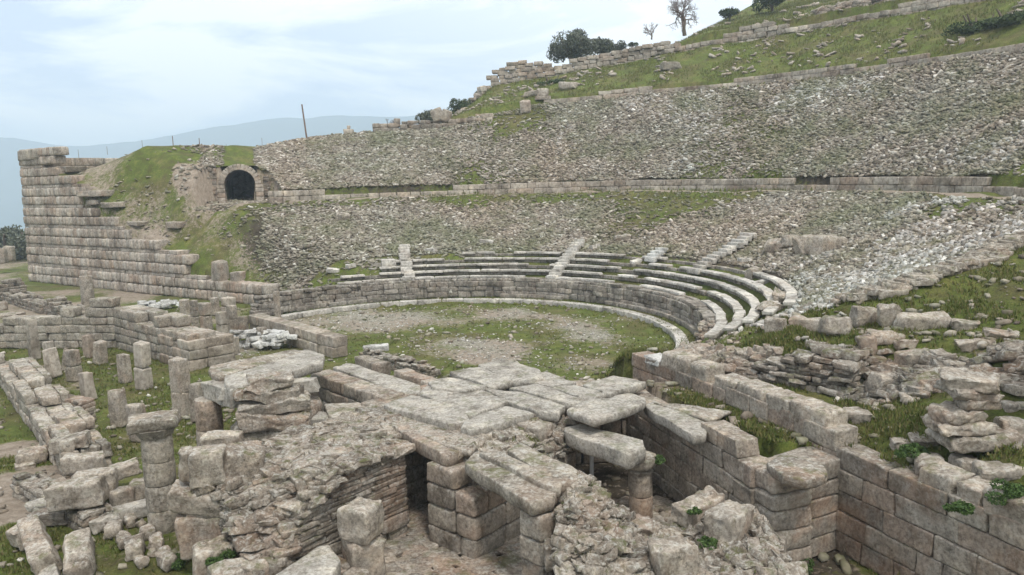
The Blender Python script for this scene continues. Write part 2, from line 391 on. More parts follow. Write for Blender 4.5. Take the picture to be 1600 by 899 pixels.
def cav(r, t, dl=None):
    """cavea surface without the right-hand edge"""
    z2 = z2f(t); z3 = z3f(t); z4 = np.maximum(z4f(t), z3 + .8)
    z = np.where(r < 12.9, np.where(r < 11.9, 0, .25), 0.)
    zz = np.where(r < SEAT_R0, 1.1, 1.05 + (r - SEAT_R0) / (SEAT_R1 - SEAT_R0) * (SEAT_Z1 - .2 - 1.05))
    lo = SEAT_Z1 - .2 + (np.clip(r, SEAT_R1, R2 - .8) - SEAT_R1) / (R2 - .8 - SEAT_R1) * (z2 - SEAT_Z1 + .2)
    z = np.where(r >= 13.25, zz, z); z = np.where(r >= SEAT_R1, lo, z)
    upz = z2 + .9 + (np.clip(r, RW + .25, R3) - RW - .25) / (R3 - RW - .25) * (z3 - z2 - .9)
    z = np.where(r > RW + .25, upz, z)
    hill = z3 + .55 + (r - R3 - .2) / (R4 - R3) * (z4 - z3 - .55)
    hill = np.where(r > R4 + .6, z4 + 1.2 + (r - R4 - .6) * .30, hill)
    hill = np.where(r > 75, z4 + 1.2 + (75 - R4 - .6) * .30, hill)
    fall = z3 - (r - R3) * .25
    w = sm(87, 99, t)
    back = hill * (1 - w) + np.minimum(fall, hill) * w
    # behind the upper wall the ground drops again towards its broken left end
    w2 = sm(60, 74, t); bk = np.where(r > R4 + .6, back * (1 - w2) + (z4 - .3 - (r - R4) * .22) * w2, back); back = np.where(t > 88, np.minimum(bk, back), bk)
    z = np.where(r > R3 + .2, back, z)
    # eroded left wing
    pb = np.interp(r, [13, 17, 24.4, 27.3, 33.6, 38.6, 41.3, 47.7, 52], [0, .3, 1.9, 2.9, 4.9, 7.6, 8.6, 10.3, 10.4])
    pb = np.where(r > 52, 10.4 - (r - 52) * .2, pb)
    if dl is None: return z
    wl = (1 - sm(.4, 5.0, -dl)) * (t > 90)
    z = np.where(r > 13.3, z * (1 - wl) + pb * wl, z)
    return z
def seg(p, a, b): return np.array(a), np.array(b)
# edge of the seating on the right (parodos side), from the orchestra outwards
EDG = np.array([P(1030, 590, 0)[:2], P(1085, 556, 1.4)[:2], P(1190, 532, 2.6)[:2], P(1335, 508, 3.4)[:2], P(1430, 470, 4.1)[:2], P(1530, 410, 5.0)[:2], P(1600, 385, 5.25)[:2], (26., 22.), (60., 8.)])
LW_A, LW_B = np.array([-42.8, 67.6]), np.array([-16., 49.7])      # left retaining wall line (foot of its face)
LWn = np.array([LW_B[1] - LW_A[1], -(LW_B[0] - LW_A[0])]); LWn /= np.linalg.norm(LWn)   # towards the camera side
WALL_A = np.array([(3.6, 23.0), (4.5, 21.0), (5.35, 18.9), (6.65, 15.35), (8.15, 11.6), (9.6, 8.0), (11, 4.)])   # front face line of the long wall
CTRL = []
for u, v, z in [(1000, 585, 2.3), (1100, 600, 2.4), (1160, 618, 2.45), (1230, 640, 2.5), (1300, 672, 2.5), (1450, 745, 2.2), (1600, 815, 2.2),
                (1120, 580, 2.45), (1180, 592, 2.5), (1250, 612, 2.6), (1350, 635, 2.65), (1450, 655, 2.8), (1600, 705, 2.9),
                (1080, 560, 1.9), (1110, 545, 1.9), (1150, 545, 2.6), (1200, 535, 3.2), (1270, 530, 3.5), (1340, 525, 3.75), (1420, 520, 3.85), (1500, 525, 3.95), (1600, 545, 4.05),
                (1430, 500, 4.0), (1500, 470, 4.3), (1600, 440, 4.8), (1600, 500, 4.2), (1550, 590, 3.5), (1480, 590, 3.2), (1400, 580, 3.1)]:
    CTRL.append(P(u, v, z))
for i in range(1, 8):
    for f in (0, .35, .7):
        q = EDG[i] * (1 - f) + EDG[i + 1] * f if i < 8 else EDG[i]
        CTRL.append(np.array([q[0], q[1], float(cav(np.array(np.hypot(q[0] - CX, q[1] - CY)), np.array(math.degrees(math.atan2(q[1] - CY, q[0] - CX)))))]))
CTRL += [np.array(q) for q in [(10., 10., 2.8), (14., 10., 3.4), (12., 4., 2.8), (20., 12., 4.5), (8.6, 12.6, 2.25), (3.9, 22.3, 2.2), (30., 15., 5.5), (14, 17, 4.05), (40, 5, 6)]]
for f in np.linspace(0, 1, 8):
    a_, b_ = P(1108, 590, 2.35), P(1330, 612, 2.6); q = a_ * (1 - f) + b_ * f; CTRL.append(np.array([q[0] - .1, q[1] - .45, 2.42 + .1 * f])); CTRL.append(np.array([q[0] + .15, q[1] + 1.5, 2.5 + 1.25 * min(1, f * 1.4)]))
    CTRL.append(np.array([q[0] - .3, q[1] - 1.2, 2.42]))
for q in [(7.1, 15.2), (7.7, 13.7), (8.3, 12.3), (8.9, 11.0), (9.6, 9.5), (10.3, 8.0), (11.5, 5.0)]: CTRL.append(np.array([q[0] + .15, q[1] + .1, 2.12]))
CTRL = np.array(CTRL)
def idw(x, y):
    d2 = (x[..., None] - CTRL[:, 0])**2 + (y[..., None] - CTRL[:, 1])**2 + .02; w = d2**-1.7; return (w * CTRL[:, 2]).sum(-1) / w.sum(-1)
def sdpoly(x, y, pl):
    """signed distance to a polyline (positive on its left)"""
    best = np.full(x.shape, 1e9); sg = np.zeros(x.shape)
    for i in range(len(pl) - 1):
        a, b = pl[i], pl[i + 1]; d = b - a; L2 = d @ d
        t = np.clip(((x - a[0]) * d[0] + (y - a[1]) * d[1]) / L2, 0, 1)
        px, py = a[0] + t * d[0], a[1] + t * d[1]; dd = np.hypot(x - px, y - py); s = np.sign(d[0] * (y - a[1]) - d[1] * (x - a[0]))
        k = dd < best - 1e-9; best = np.where(k, dd, best); sg = np.where(k, s, sg)
    return best * sg
ARC = P(377, 316, 6.55); ARD = np.array([-.30, .954])   # foot of the arch, and the way its passage runs into the hill
def terrain(x, y, lid=False):
    x = np.asarray(x, float); y = np.asarray(y, float)
    r = np.hypot(x - CX, y - CY); t = np.degrees(np.arctan2(y - CY, x - CX))
    dl0 = (x - LW_A[0]) * LWn[0] + (y - LW_A[1]) * LWn[1]
    zc = cav(r, np.where(t < -90, t + 360, t), dl0)
    zf = np.zeros(x.shape) + .03 * fbm(x, y, 3, 5)
    # side of the left retaining wall: in front of it flat ground
    dl = (x - LW_A[0]) * LWn[0] + (y - LW_A[1]) * LWn[1]
    inl = dl < -.5                       # behind the wall face
    # the rest of the opening: line from the right end of that wall to the seating edge
    C1, C2 = LW_B, EDG[1]
    d = C2 - C1; side = d[0] * (y - C1[1]) - d[1] * (x - C1[0])
    de = sdpoly(x, y, EDG)
    tn = t
    oke = (de > 0) | (tn > 25)
    cavea = (r < 12) | ((x >= C1[0]) & (side > 0) & oke) | ((x < C1[0]) & inl & (y > 30))
    z = np.where(cavea, np.where(r < 12, np.where((side > 0) , zc, 0), zc), zf)
    far = np.hypot(x + 42.8, y - 67.6)
    # left wing ends at the far corner of its wall
    s_along = ((x - LW_A[0]) * (LW_B - LW_A)[0] + (y - LW_A[1]) * (LW_B - LW_A)[1]) / np.linalg.norm(LW_B - LW_A)
    z = np.where((s_along < 1.0) & inl, z * sm(.2, 1.0, s_along), z)
    # right-hand terrace
    dA = sdpoly(x, y, WALL_A)            # positive on its left = behind (right in the picture)
    right = (de <= 0) & (dA > .28) & (x > 2.5)
    zi = idw(np.where(right, x, 0), np.where(right, y, 0)) + .05 * fbm(x, y, .8, 9)
    right = right & (r > 12.3)
    z = np.where(right, np.minimum(zi, .25 + (r - 12.3) * .42 + np.maximum(0, r - 14) * .6), z)
    # grass strip between the two walls
    strip = (dA <= .28) & (dA > -.75) & (y > 15.75) & (y < 21.3) & (x > 2)
    z = np.where(strip, 2.12, z)
    # the tunnel floor is cut level into the hill
    ta = (x - ARC[0]) * ARD[0] + (y - ARC[1]) * ARD[1]; tb = (x - ARC[0]) * ARD[1] - (y - ARC[1]) * ARD[0]
    zhill = z
    if not lid: z = np.where((ta > -6) & (ta < 14.6) & (np.abs(tb) < 1.28 + (1.2 + .25 * np.clip(-ta, 0, 6)) * (ta < .25)), np.minimum(z, ARC[2] - .12 * np.clip(-ta - 1.2, 0, 9)), z)
    # bumps
    z = z + np.where(r > 17.5, .10 * fbm(x, y, 1.6, 3), 0) * np.where(cavea, 1, .15)
    # the site sits on a hill: the land drops away to a plain
    dd = np.maximum(np.maximum(-(x + 75), (y - 115)), 0); dd = np.maximum(dd, np.maximum(-(y + 60), 0)); dd = np.maximum(dd, np.maximum(x - 200, 0))
    z = z * (1 - sm(0, 60, dd)) - 70 * sm(0, 260, dd)
    return z
def hgt(x, y): return float(terrain(np.array([x]), np.array([y]))[0])
def hit(u, v, t0=14, t1=150):
    """where the line of sight through a surveyed point meets the terrain"""
    d = ray(u, v); d = d / np.linalg.norm(d); t = np.arange(t0, t1, .05)
    X = d[None] * t[:, None] + [0, 0, CH]; k = np.nonzero(X[:, 2] < terrain(X[:, 0], X[:, 1]))[0]
    return X[k[0]] if len(k) else X[-1]

def coords(lo, hi, st, f0, f1):
    c = list(np.arange(lo, hi + st / 2, st)); s = st; a = [lo]
    while a[-1] > f0: s *= 1.22; a.append(a[-1] - s)
    s = st; b = [hi]
    while b[-1] < f1: s *= 1.22; b.append(b[-1] + s)
    return np.array(a[::-1][:-1] + c + b[1:])
gx = coords(-50, 44, .25, -9000, 9000); gy = coords(8, 92, .25, -3000, 12000)
GX, GY = np.meshgrid(gx, gy); GZ = terrain(GX, GY)
nx, ny = len(gx), len(gy)
mb = MB(); I = np.arange(nx * ny).reshape(ny, nx)
mb.add(np.stack([GX.ravel(), GY.ravel(), GZ.ravel()], 1), np.stack([I[:-1, :-1].ravel(), I[:-1, 1:].ravel(), I[1:, 1:].ravel(), I[1:, :-1].ravel()], 1))
ground = mb.build('ground', M_ground, smooth=True, origin=(0, 0, 0)); tag(ground, kind='structure')
# cover: red = grass, green = gravel, rest dirt
def cover(x, y):
    r = np.hypot(x - CX, y - CY); t = np.degrees(np.arctan2(y - CY, x - CX)); t = np.where(t < -90, t + 360, t)
    n = fbm(x, y, 3.5, 21, 4); n2 = fbm(x, y, 9, 33, 3)
    g = np.full(x.shape, .85) + .25 * n; v = np.full(x.shape, .5)
    orch = r < 11.8
    edge = sm(8.6, 11.2, r)
    g = np.where(orch, .50 + .34 * n + .3 * n2 + .4 * edge, g); v = np.where(orch, .42 + .35 * fbm(x, y, 2.5, 77), v)
    onsl = (sdpoly(x, y, EDG) > 0) | (t > 25)
    lowc = onsl & (r > 17) & (r < R2 - .5); z2 = .25 + .35 * n2 + .3 * sm(22, 26, r) + np.where(t > 60, .0, .05)
    g = np.where(lowc, z2, g); v = np.where(lowc, .1, v)
    path = onsl & (r > R2 - .75) & (r < R2 + .55); g = np.where(path, .12 + .2 * n, g); v = np.where(path, 0, v)
    upc = onsl & (r > RW) & (r < R3); g = np.where(upc, .36 + .45 * n2 + .2 * n, g); v = np.where(upc, .1, v)
    hill = (r >= R3); g = np.where(hill, .92 + .25 * n, g); g = np.where(~onsl & (x > 2.5) & (r > 12), .80 + .35 * n, g); v = np.where(~onsl & (x > 2.5), .3, v)
    lft = sm(124, 136, t) * (r > 15); g = g * (1 - lft) + lft * (.66 + .38 * n + .3 * n2); v = v * (1 - lft) + lft * .2
    # trodden earth bank left of the tunnel, and the trail down to it
    pth = np.array([hit(*q)[:2] for q in ((285, 262), (295, 285), (330, 302), (420, 316))])
    dp = np.abs(sdpoly(x, y, pth)); g = g - .9 * (1 - sm(.3, 1.1, dp))
    # bare earth at the far left bottom
    for (u, w, rad, am) in ((40, 770, 2.6, 1), (20, 700, 1.2, .7), (120, 745, 1.1, .8), (760, 560, 1.8, .4), (330, 300, 1, .5), (640, 870, 2.0, .8), (720, 545, 3, .4)):
        q = P(u, w, 0); g = g - am * (1 - sm(rad * .5, rad, np.hypot(x - q[0], y - q[1])))
    b = np.where((r > 13) & onsl & (g < .9), 1., .15); b = np.where(path, 0, b)
    b = np.where((dp < 2.0), 0, b); b = b * (1 - .9 * lft)
    pit = (x > -3.6) & (x < 6.9) & (y > 11.5) & (y < 22.5) & (r > 12) & (terrain(x, y) < 1.2); g = np.where(pit, .0 + .35 * (n > .45), g); v = np.where(pit, .0, v); b = np.where(pit, .6, b)
    cover.b = b
    return np.clip(g, 0, 1), np.clip(v, 0, 1)
g_, v_ = cover(GX.ravel(), GY.ravel())
ca = ground.data.color_attributes.new('cover', 'FLOAT_COLOR', 'POINT')
ca.data.foreach_set('color', np.stack([g_, v_, np.clip(cover.b, 0, 1), 0 * g_ + 1], 1).astype(np.float32).ravel())

# mountains across the plain
ridge = [(-400, 235), (-200, 205), (0, 213), (40, 219), (90, 226), (150, 228), (210, 224), (260, 213), (300, 203), (360, 196), (420, 188), (480, 184), (540, 180), (600, 182), (700, 176), (800, 185), (950, 200), (1150, 190), (1500, 200), (2000, 190)]
mb = MB(); V = []; NJ = 14
for i, uu in enumerate(np.arange(-400, 2001, 12)):
    vv = np.interp(uu, [a for a, b in ridge], [b for a, b in ridge]) + 2.2 * fbm(np.array([uu]), np.array([0.]), 40, 3)[0]
    p = Yp(uu, vv, 1900.)
    for j in range(NJ):
        f = j / (NJ - 1); q = p.copy(); q[1] -= 500 * f; q[0] *= q[1] / 1900
        q[2] = (p[2] + 75) * (1 - f)**1.3 * (1 + .22 * f * fbm(np.array([q[0]]), np.array([q[1]]), 150, 8)[0] * 2) - 75; V.append(q)
V = np.array(V); K = len(V) // NJ; I = np.arange(len(V)).reshape(K, NJ)
mb.add(V, np.stack([I[:-1, :-1].ravel(), I[1:, :-1].ravel(), I[1:, 1:].ravel(), I[:-1, 1:].ravel()], 1))
# back slope so that the range has depth
Vb = [];
for i in range(K): Vb += [V[i * NJ], V[i * NJ] + np.array([0, 500, -V[i * NJ][2] - 75])]
I = np.arange(2 * K).reshape(K, 2); mb.add(np.array(Vb), np.stack([I[:-1, 0], I[:-1, 1], I[1:, 1], I[1:, 0]], 1))
tag(mb.build('mountains', M_mount, smooth=True), kind='structure')
# the air in between
hz = MB(); T, Fc = template(1); hz.add(T * np.array([3000, 1800, 140]) + np.array([0, 1150, 62]), Fc)
mh = bpy.data.materials.new('haze'); mh.use_nodes = True; n = mh.node_tree; n.nodes.clear()
o_ = n.nodes.new('ShaderNodeOutputMaterial'); pv = n.nodes.new('ShaderNodeVolumePrincipled'); n.links.new(pv.outputs[0], o_.inputs['Volume'])
HAZE = True
pv.inputs['Density'].default_value = .0008; pv.inputs['Color'].default_value = (.74, .87, 1, 1); pv.inputs['Anisotropy'].default_value = .2
if HAZE: tag(hz.build('haze', mh), kind='stuff')


# ================================================================== HELPERS FOR OBJECTS
def on(o, label, cat, group=None): return tag(o, label, cat, group)
def hero(name, c, size, label, cat, yaw=0, tx=0, ty=0, mat=None, n=9, rnd=.12, irr=.06, rough=.03, group=None, taper=0, base=True):
    """one worn block standing on z=c[2]"""
    m = MB(); c = np.array(c, float)
    if base: c = c + [0, 0, size[2] / 2]
    m.block(c, size, rotm(yaw, tx, ty), n, rnd, irr, rough, taper=taper)
    return tag(m.build(name, mat or M_grey, smooth=n >= 9), label, cat, group)
def polyslab(mb, pts, th, rough=.02, sub=7, mi=0):
    """a broken flagstone: outline given by its top corners (3D), real thickness th"""
    pts = [np.array(p, float) for p in pts]; a = sum((pts[i][0] * pts[(i + 1) % len(pts)][1] - pts[(i + 1) % len(pts)][0] * pts[i][1]) for i in range(len(pts)))
    if a < 0: pts = pts[::-1]
    out = []
    for i in range(len(pts)):
        for k in range(sub): f = k / sub; out.append(pts[i] * (1 - f) + pts[(i + 1) % len(pts)] * f)
    out = np.array(out); c = out.mean(0); N = len(out)
    o = rng.uniform(0, 99, 3)
    out = out + .04 * np.stack([vnoise(out * 3 + o) + .6 * vnoise(out * 9 + o), vnoise(out * 3 + o + 9) + .6 * vnoise(out * 9 + o + 5), 0 * out[:, 0]], 1)
    # round the corners a little
    out = .86 * out + .07 * np.roll(out, 1, 0) + .07 * np.roll(out, -1, 0)
    rings = [(.985, -th * .85), (1.0, -th * .45), (.995, -.03), (.98, -.006), (.9, .0), (.7, .004), (.45, .006), (.2, .008)]
    V = []
    for f, dz in rings:
        r_ = c + (out - c) * f; r_[:, 2] += dz; V.append(r_)
    V.insert(0, c + (out - c) * .93 + [0, 0, -th]); V = np.vstack(V); K = len(V) // N
    nz = np.stack([vnoise(V * 3.1 + o + q * 7) + .6 * vnoise(V * 8 + o + q * 5) for q in range(3)], 1); V = V + nz * [rough * .7, rough * .7, rough]
    Q = [(i * N + j, i * N + (j + 1) % N, (i + 1) * N + (j + 1) % N, (i + 1) * N + j) for i in range(K - 1) for j in range(N)]
    V = np.vstack([V, V[-N:].mean(0), V[:N].mean(0)]); mb.add(V, Q, mi); n0 = mb.n - len(V)
    T = [((K - 1) * N + j, (K - 1) * N + (j + 1) % N, K * N) for j in range(N)] + [((j + 1) % N, j, K * N + 1) for j in range(N)]
    mb.T.append(np.array(T) + n0); mb.mt.append(np.full(len(T), mi))
def flag(name, px, z, th, label, cat='stone slab', mat=None, group=None, dz=None):
    m = MB(); pts = [P(u, v, z + (dz[i] if dz else 0)) for i, (u, v) in enumerate(px)]; polyslab(m, pts, th)
    return tag(m.build(name, mat or M_slab, smooth=False), label, cat, group)
def wallpx(m, a, b, zt, th, H, z0=0, lh=(.35, .5), ca=(.5, 1.1), cb=None, flip=False, **k):
    """courses along the line from surveyed point a to b (tops at zt)"""
    A = P(*a, zt) if len(a) == 2 else np.array(a); B = P(*b, zt) if len(b) == 2 else np.array(b)
    d = B[:2] - A[:2]; L_ = np.hypot(*d); ang = math.degrees(math.atan2(d[1], d[0]))
    ruin(m, A, ang, L_, th, lambda s, t: H(s / L_, t), z0, lh, ca, cb or (th, th), **k)
def nzf(seed, amp, sc):
    return lambda a, b: amp * float(vnoise(np.array([[a / sc, b / sc, seed * 3.3]]), seed)[0])

ICO = None
def ico():
    global ICO
    if ICO is None:
        p = (1 + 5**.5) / 2; V = np.array([(-1, p, 0), (1, p, 0), (-1, -p, 0), (1, -p, 0), (0, -1, p), (0, 1, p), (0, -1, -p), (0, 1, -p), (p, 0, -1), (p, 0, 1), (-p, 0, -1), (-p, 0, 1)], float); V /= np.linalg.norm(V[0])
        Fc = np.array([(0, 11, 5), (0, 5, 1), (0, 1, 7), (0, 7, 10), (0, 10, 11), (1, 5, 9), (5, 11, 4), (11, 10, 2), (10, 7, 6), (7, 1, 8), (3, 9, 4), (3, 4, 2), (3, 2, 6), (3, 6, 8), (3, 8, 9), (4, 9, 5), (2, 4, 11), (6, 2, 10), (8, 6, 7), (9, 8, 1)])
        ICO = (V, Fc)
    return ICO
def scatter_stones(x, y, z, size, flat=(.3, .6), elong=(.8, 1.7), tilt=14, boxy=.5, yaw=None, sink=.15):
    """many loose stones as one mesh: every stone its own faceted lump"""
    N = len(x); m = MB()
    isb = rng.random(N) < boxy
    for kind in (0, 1):
        k = np.nonzero(isb == bool(kind))[0]
        if len(k) == 0: continue
        if kind == 0: V0, F0 = ico(); V0 = np.sign(V0) * np.abs(V0)**.75
        else: V0, F0 = template(1); V0 = V0 * .72
        n = len(k); V = V0[None] * (1 + rng.uniform(-.22, .22, (n, len(V0), 3)))
        s = size[k]; e = rng.uniform(*elong, n); fl = rng.uniform(*flat, n)
        V = V * np.stack([s * e, s / np.sqrt(e), s * fl], 1)[:, None, :] * .5
        yw = (rng.uniform(0, 2 * np.pi, n) if yaw is None else yaw[k] + rng.normal(0, .5, n))
        tx, ty = np.radians(rng.normal(0, tilt, n)), np.radians(rng.normal(0, tilt, n))
        X, Y, Z = V[..., 0], V[..., 1], V[..., 2]
        Y, Z = Y * np.cos(tx)[:, None] - Z * np.sin(tx)[:, None], Y * np.sin(tx)[:, None] + Z * np.cos(tx)[:, None]
        X, Z = X * np.cos(ty)[:, None] + Z * np.sin(ty)[:, None], -X * np.sin(ty)[:, None] + Z * np.cos(ty)[:, None]
        X, Y = X * np.cos(yw)[:, None] - Y * np.sin(yw)[:, None], X * np.sin(yw)[:, None] + Y * np.cos(yw)[:, None]
        V = np.stack([X + x[k][:, None], Y + y[k][:, None], Z + (z[k] + s * fl * (.5 - sink))[:, None]], -1)
        Fx = F0[None] + (np.arange(n) * len(V0))[:, None, None]
        m.add(V.reshape(-1, 3), Fx.reshape(-1, F0.shape[1]))
    return m
def ringwall(m, r0, r1, th0, th1, zb, courses, ln=(.6, 1.1), n=3, keep=None, jit=.01, rnd=.08, rough=.01, irr=.03, mi=0):
    """curved courses; zb(theta)=foot height; courses=[heights]; keep(theta,level)->bool; r0 front face"""
    z = 0
    for lv, h in enumerate(courses):
        t = th0
        while t < th1:
            L_ = rng.uniform(*ln); dt = math.degrees(L_ / r0); tc = t + dt / 2; t += dt
            if tc > th1 or (keep and not keep(tc, lv)): continue
            rr = (r0 + r1) / 2 + rng.normal(0, jit); p = pol(rr, tc, zb(tc) + z + h / 2)
            m.block(p, (r1 - r0, L_ - .015, h - .012), rotm(tc, 0, 0) , n, rnd, irr, rough, mi=mi)
        z += h

# ================================================================== THE THEATRE
k1 = MB(); ringwall(k1, 11.8, 12.35, -31, 152, lambda t: .0, [.30], (.9, 1.6), 3, rnd=.06)
on(k1.build('orchestra_kerb', M_seat), 'pale stone kerb curving round the grassy orchestra floor', 'kerb')
k1 = MB()
nq = nzf(4, 1, 1.2)
ringwall(k1, 12.75, 13.0, -24, 146, lambda t: .24, [.26], (.8, 1.4), 3, keep=lambda t, l: nq(t * .2, 0) > -.45)
ringwall(k1, 13.0, 13.6, -20, 146, lambda t: .24, [.42, .30, .34, .22], (.35, 1.0), 3, keep=lambda t, l: (l < 3 or nq(t * .3, 3) > .05) and not (l == 2 and nq(t * .35, 9) < -.5) and not (t > 139 and l > 1), jit=.03, irr=.07, rough=.02)
ringwall(k1, 13.15, 13.62, -20, 146, lambda t: .24, [.2] * 6, (.2, .5), 2, jit=.03, irr=.1)     # rubble backing seen in the gaps
on(k1.build('podium_wall', [M_pod]), 'dark streaked curved wall of upright blocks round the orchestra, below the seats', 'wall')
k1 = MB()
for i in range(420):     # collapsed end of the podium
    t = rng.uniform(-34, -15); r = rng.uniform(12.9, 13.9); h = rng.uniform(0, 1.15) * sm(-35, -20, t) + .2
    k1.block(pol(r, t, .1 + h), (rng.uniform(.12, .3), rng.uniform(.12, .35), rng.uniform(.08, .2)), rotm(rng.uniform(0, 180), rng.normal(0, 15), rng.normal(0, 15)), 3, .2, .1, .02)
on(k1.build('podium_core', M_warm), 'brown collapsed rubble core at the right end of the podium wall', 'ruined wall')
def thpx(u, v, r): q = cyl(u, v, r); return math.degrees(math.atan2(q[1] - CY, q[0] - CX))
rows = [(-31, thpx(500, 440, 13.6)), (-31, thpx(515, 430, 14.3)), (-30, thpx(588, 418, 15.)), (-29, thpx(590, 408, 15.7)), (-27, thpx(722, 395, 16.4))]
LBL = ['lowest curved marble seat row just above the podium wall', 'second curved marble seat row above the podium wall', 'third curved marble seat row, middle one of the five', 'fourth curved marble seat row, next below the topmost', 'topmost surviving curved seat row with rubble slope right above it']
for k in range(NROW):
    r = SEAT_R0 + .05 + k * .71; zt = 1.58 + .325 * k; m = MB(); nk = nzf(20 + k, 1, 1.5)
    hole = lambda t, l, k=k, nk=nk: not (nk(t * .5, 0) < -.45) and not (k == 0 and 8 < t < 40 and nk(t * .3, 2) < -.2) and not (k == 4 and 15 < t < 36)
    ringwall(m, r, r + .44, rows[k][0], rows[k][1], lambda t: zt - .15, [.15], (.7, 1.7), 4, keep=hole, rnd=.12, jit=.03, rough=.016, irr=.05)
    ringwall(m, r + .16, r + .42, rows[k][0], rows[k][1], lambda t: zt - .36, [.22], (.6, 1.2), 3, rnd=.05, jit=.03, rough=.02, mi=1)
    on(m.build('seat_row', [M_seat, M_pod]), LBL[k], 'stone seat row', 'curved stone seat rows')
def stair(t, r0, r1, label, w=.75, jit=.02, mat=None):
    m = MB(); r = r0; z = 1.3
    while r < r1:
        zt = 1.55 + (r - SEAT_R0) * .46 + .10
        m.block(pol(r + .17, t + rng.normal(0, .15), zt - .15), (.36, w * rng.uniform(.85, 1.1), .2 + .1), rotm(t + rng.normal(0, 3), 0, 0), 3, .1, .05, .015); r += .355
    on(m.build('stairway', mat or M_seat), label, 'stairs', 'stairways between the seats')
def thpx(u, v, r): q = cyl(u, v, r); return math.degrees(math.atan2(q[1] - CY, q[0] - CX))
stair(thpx(635, 410, 15.4), 13.6, 17.6, 'leftmost worn stairway of pale blocks climbing through the seat rows')
stair(thpx(880, 405, 15.4), 13.6, 18.0, 'middle stairway of small steps cutting the seat rows behind the orchestra', .8)
stair(thpx(1145, 400, 18.5), 15.6, 19.6, 'stairway of grey steps leading up into the rubble right of the seats', 1.0)
stair(thpx(1020, 410, 16.6), 16.2, 17.4, 'two broken white steps above the seats, left of the grey stairway', .8, mat=M_white)
for (u, v, w, h, lb) in [(607, 405, .95, .5, 'white upright block left of the leftmost stairway'), (600, 425, .9, .35, 'low pale block beside the leftmost stairway, below the white one')]:
    q = cyl(u, v, 15.6); hero('stone_block', (q[0], q[1], q[2] - h), (w, .5, h), lb, 'stone block', mat=M_seat, n=4, yaw=20)

G = 'fallen seat fragments in the lower rubble'
for (u, v, w, lb) in [(520, 425, .8, 'broken seat piece lying left of the seat rows, lower one'), (548, 418, .6, 'small broken seat piece lying left of the seat rows, upper one'), (672, 393, .9, 'pale fragment just right of the top of the leftmost stairway'), (760, 380, 1.0, 'long pale fragment above the middle of the seat rows'), (930, 388, .8, 'pale fragment right of the middle stairway, in the rubble'), (995, 412, .8, 'tilted white fragment at the left of the two broken white steps'), (1165, 410, .8, 'pale fragment right of the grey stairway'), (1190, 445, .9, 'pale fragment above the right ends of the seat rows'), (700, 455, .7, 'small loose block on the ledge below the podium wall')]:
    p = hit(u, v, 20); hero('seat_fragment', (p[0], p[1], p[2] - .05), (w, .4, .28), lb, 'stone fragment', yaw=rng.uniform(-40, 40), tx=rng.normal(0, 9), ty=rng.normal(0, 9), n=5, mat=M_seat, group=G)
# gangway walls
nd = nzf(31, 1, 2.0)
m = MB(); ringwall(m, RW, RW + .55, -60, 121, lambda t: float(z2f(t)) - .15, [.55, .46], (.7, 1.5), 3, keep=lambda t, l: not (l == 1 and (nd(t * .25, 1) < -.28 or 104 < t < 112)), rnd=.06)
on(m.build('gangway_wall', M_far), 'two course retaining wall of pinkish blocks along the gangway halfway up the seating', 'wall')
m = MB(); ringwall(m, R3, R3 + .55, -10, 79, lambda t: float(z3f(t)) - .1, [.45, .35], (.8, 1.6), 3, keep=lambda t, l: l == 0 or nd(t * .4, 5 + l) > (.12 if t > 40 else -.1), rnd=.06)
on(m.build('upper_gangway_wall', M_far), 'thin line of blocks between the upper rubble slope and the green hillside', 'wall')
m = MB(); nu = nzf(44, 1, 3)
hup = lambda t: 1.65 + .9 * nu(t * .5, 0)
ringwall(m, R4, R4 + .8, -5, 88.5, lambda t: float(z4f(t)) - .5 , [.5, .45, .42, .42, .38, .4], (.6, 1.3), 3, keep=lambda t, l: [.5, .95, 1.37, 1.79, 2.2, 2.6][l] < (hup(t) + (.45 if 64 < t < 87 else 0)), irr=.06, jit=.05, rough=.02)
on(m.build('upper_terrace_wall', M_far), 'long broken wall of squared blocks along the top of the green hillside', 'wall')
m = MB()
for i in range(70):    # broken stepped end of that wall
    f = i / 70; t = 88 + 3.2 * rng.random(); lv = rng.uniform(0, 1.5) * (1 - (t - 88) / 3.6)
    p = pol(R4 + rng.uniform(-1.2, .8), t, 0); p[2] = float(z4f(t)) - .9 - (t - 88) * .35 + lv
    m.block(p, rng.uniform(.4, 1.0, 3) * [1, 1, .7], rotm(rng.uniform(0, 180), rng.normal(0, 8), rng.normal(0, 8)), 3, .12, .08, .03)
on(m.build('broken_wall_end', M_far), 'tumbled dark blocks at the left end of the long upper wall', 'ruined wall')
m = MB()
for i in range(900):     # layered rubble terrace behind
    t = rng.uniform(12, 48); lv = rng.uniform(0, 1.7); r = R4 + 1.0 + lv * .5 + rng.uniform(0, .6)
    p = pol(r, t, float(z4f(t)) + 1.0 + lv * (.6 + .5 * nu(t * .5, 4)))
    m.block(p, (rng.uniform(.3, .6), rng.uniform(.4, 1.1), rng.uniform(.12, .3)), rotm(t + rng.normal(0, 12), rng.normal(0, 4), rng.normal(0, 4)), 2, .1, .12, 0)
on(m.build('rubble_terrace', M_warm), 'brown rubble wall rising behind the long upper wall at the top right', 'ruined wall')

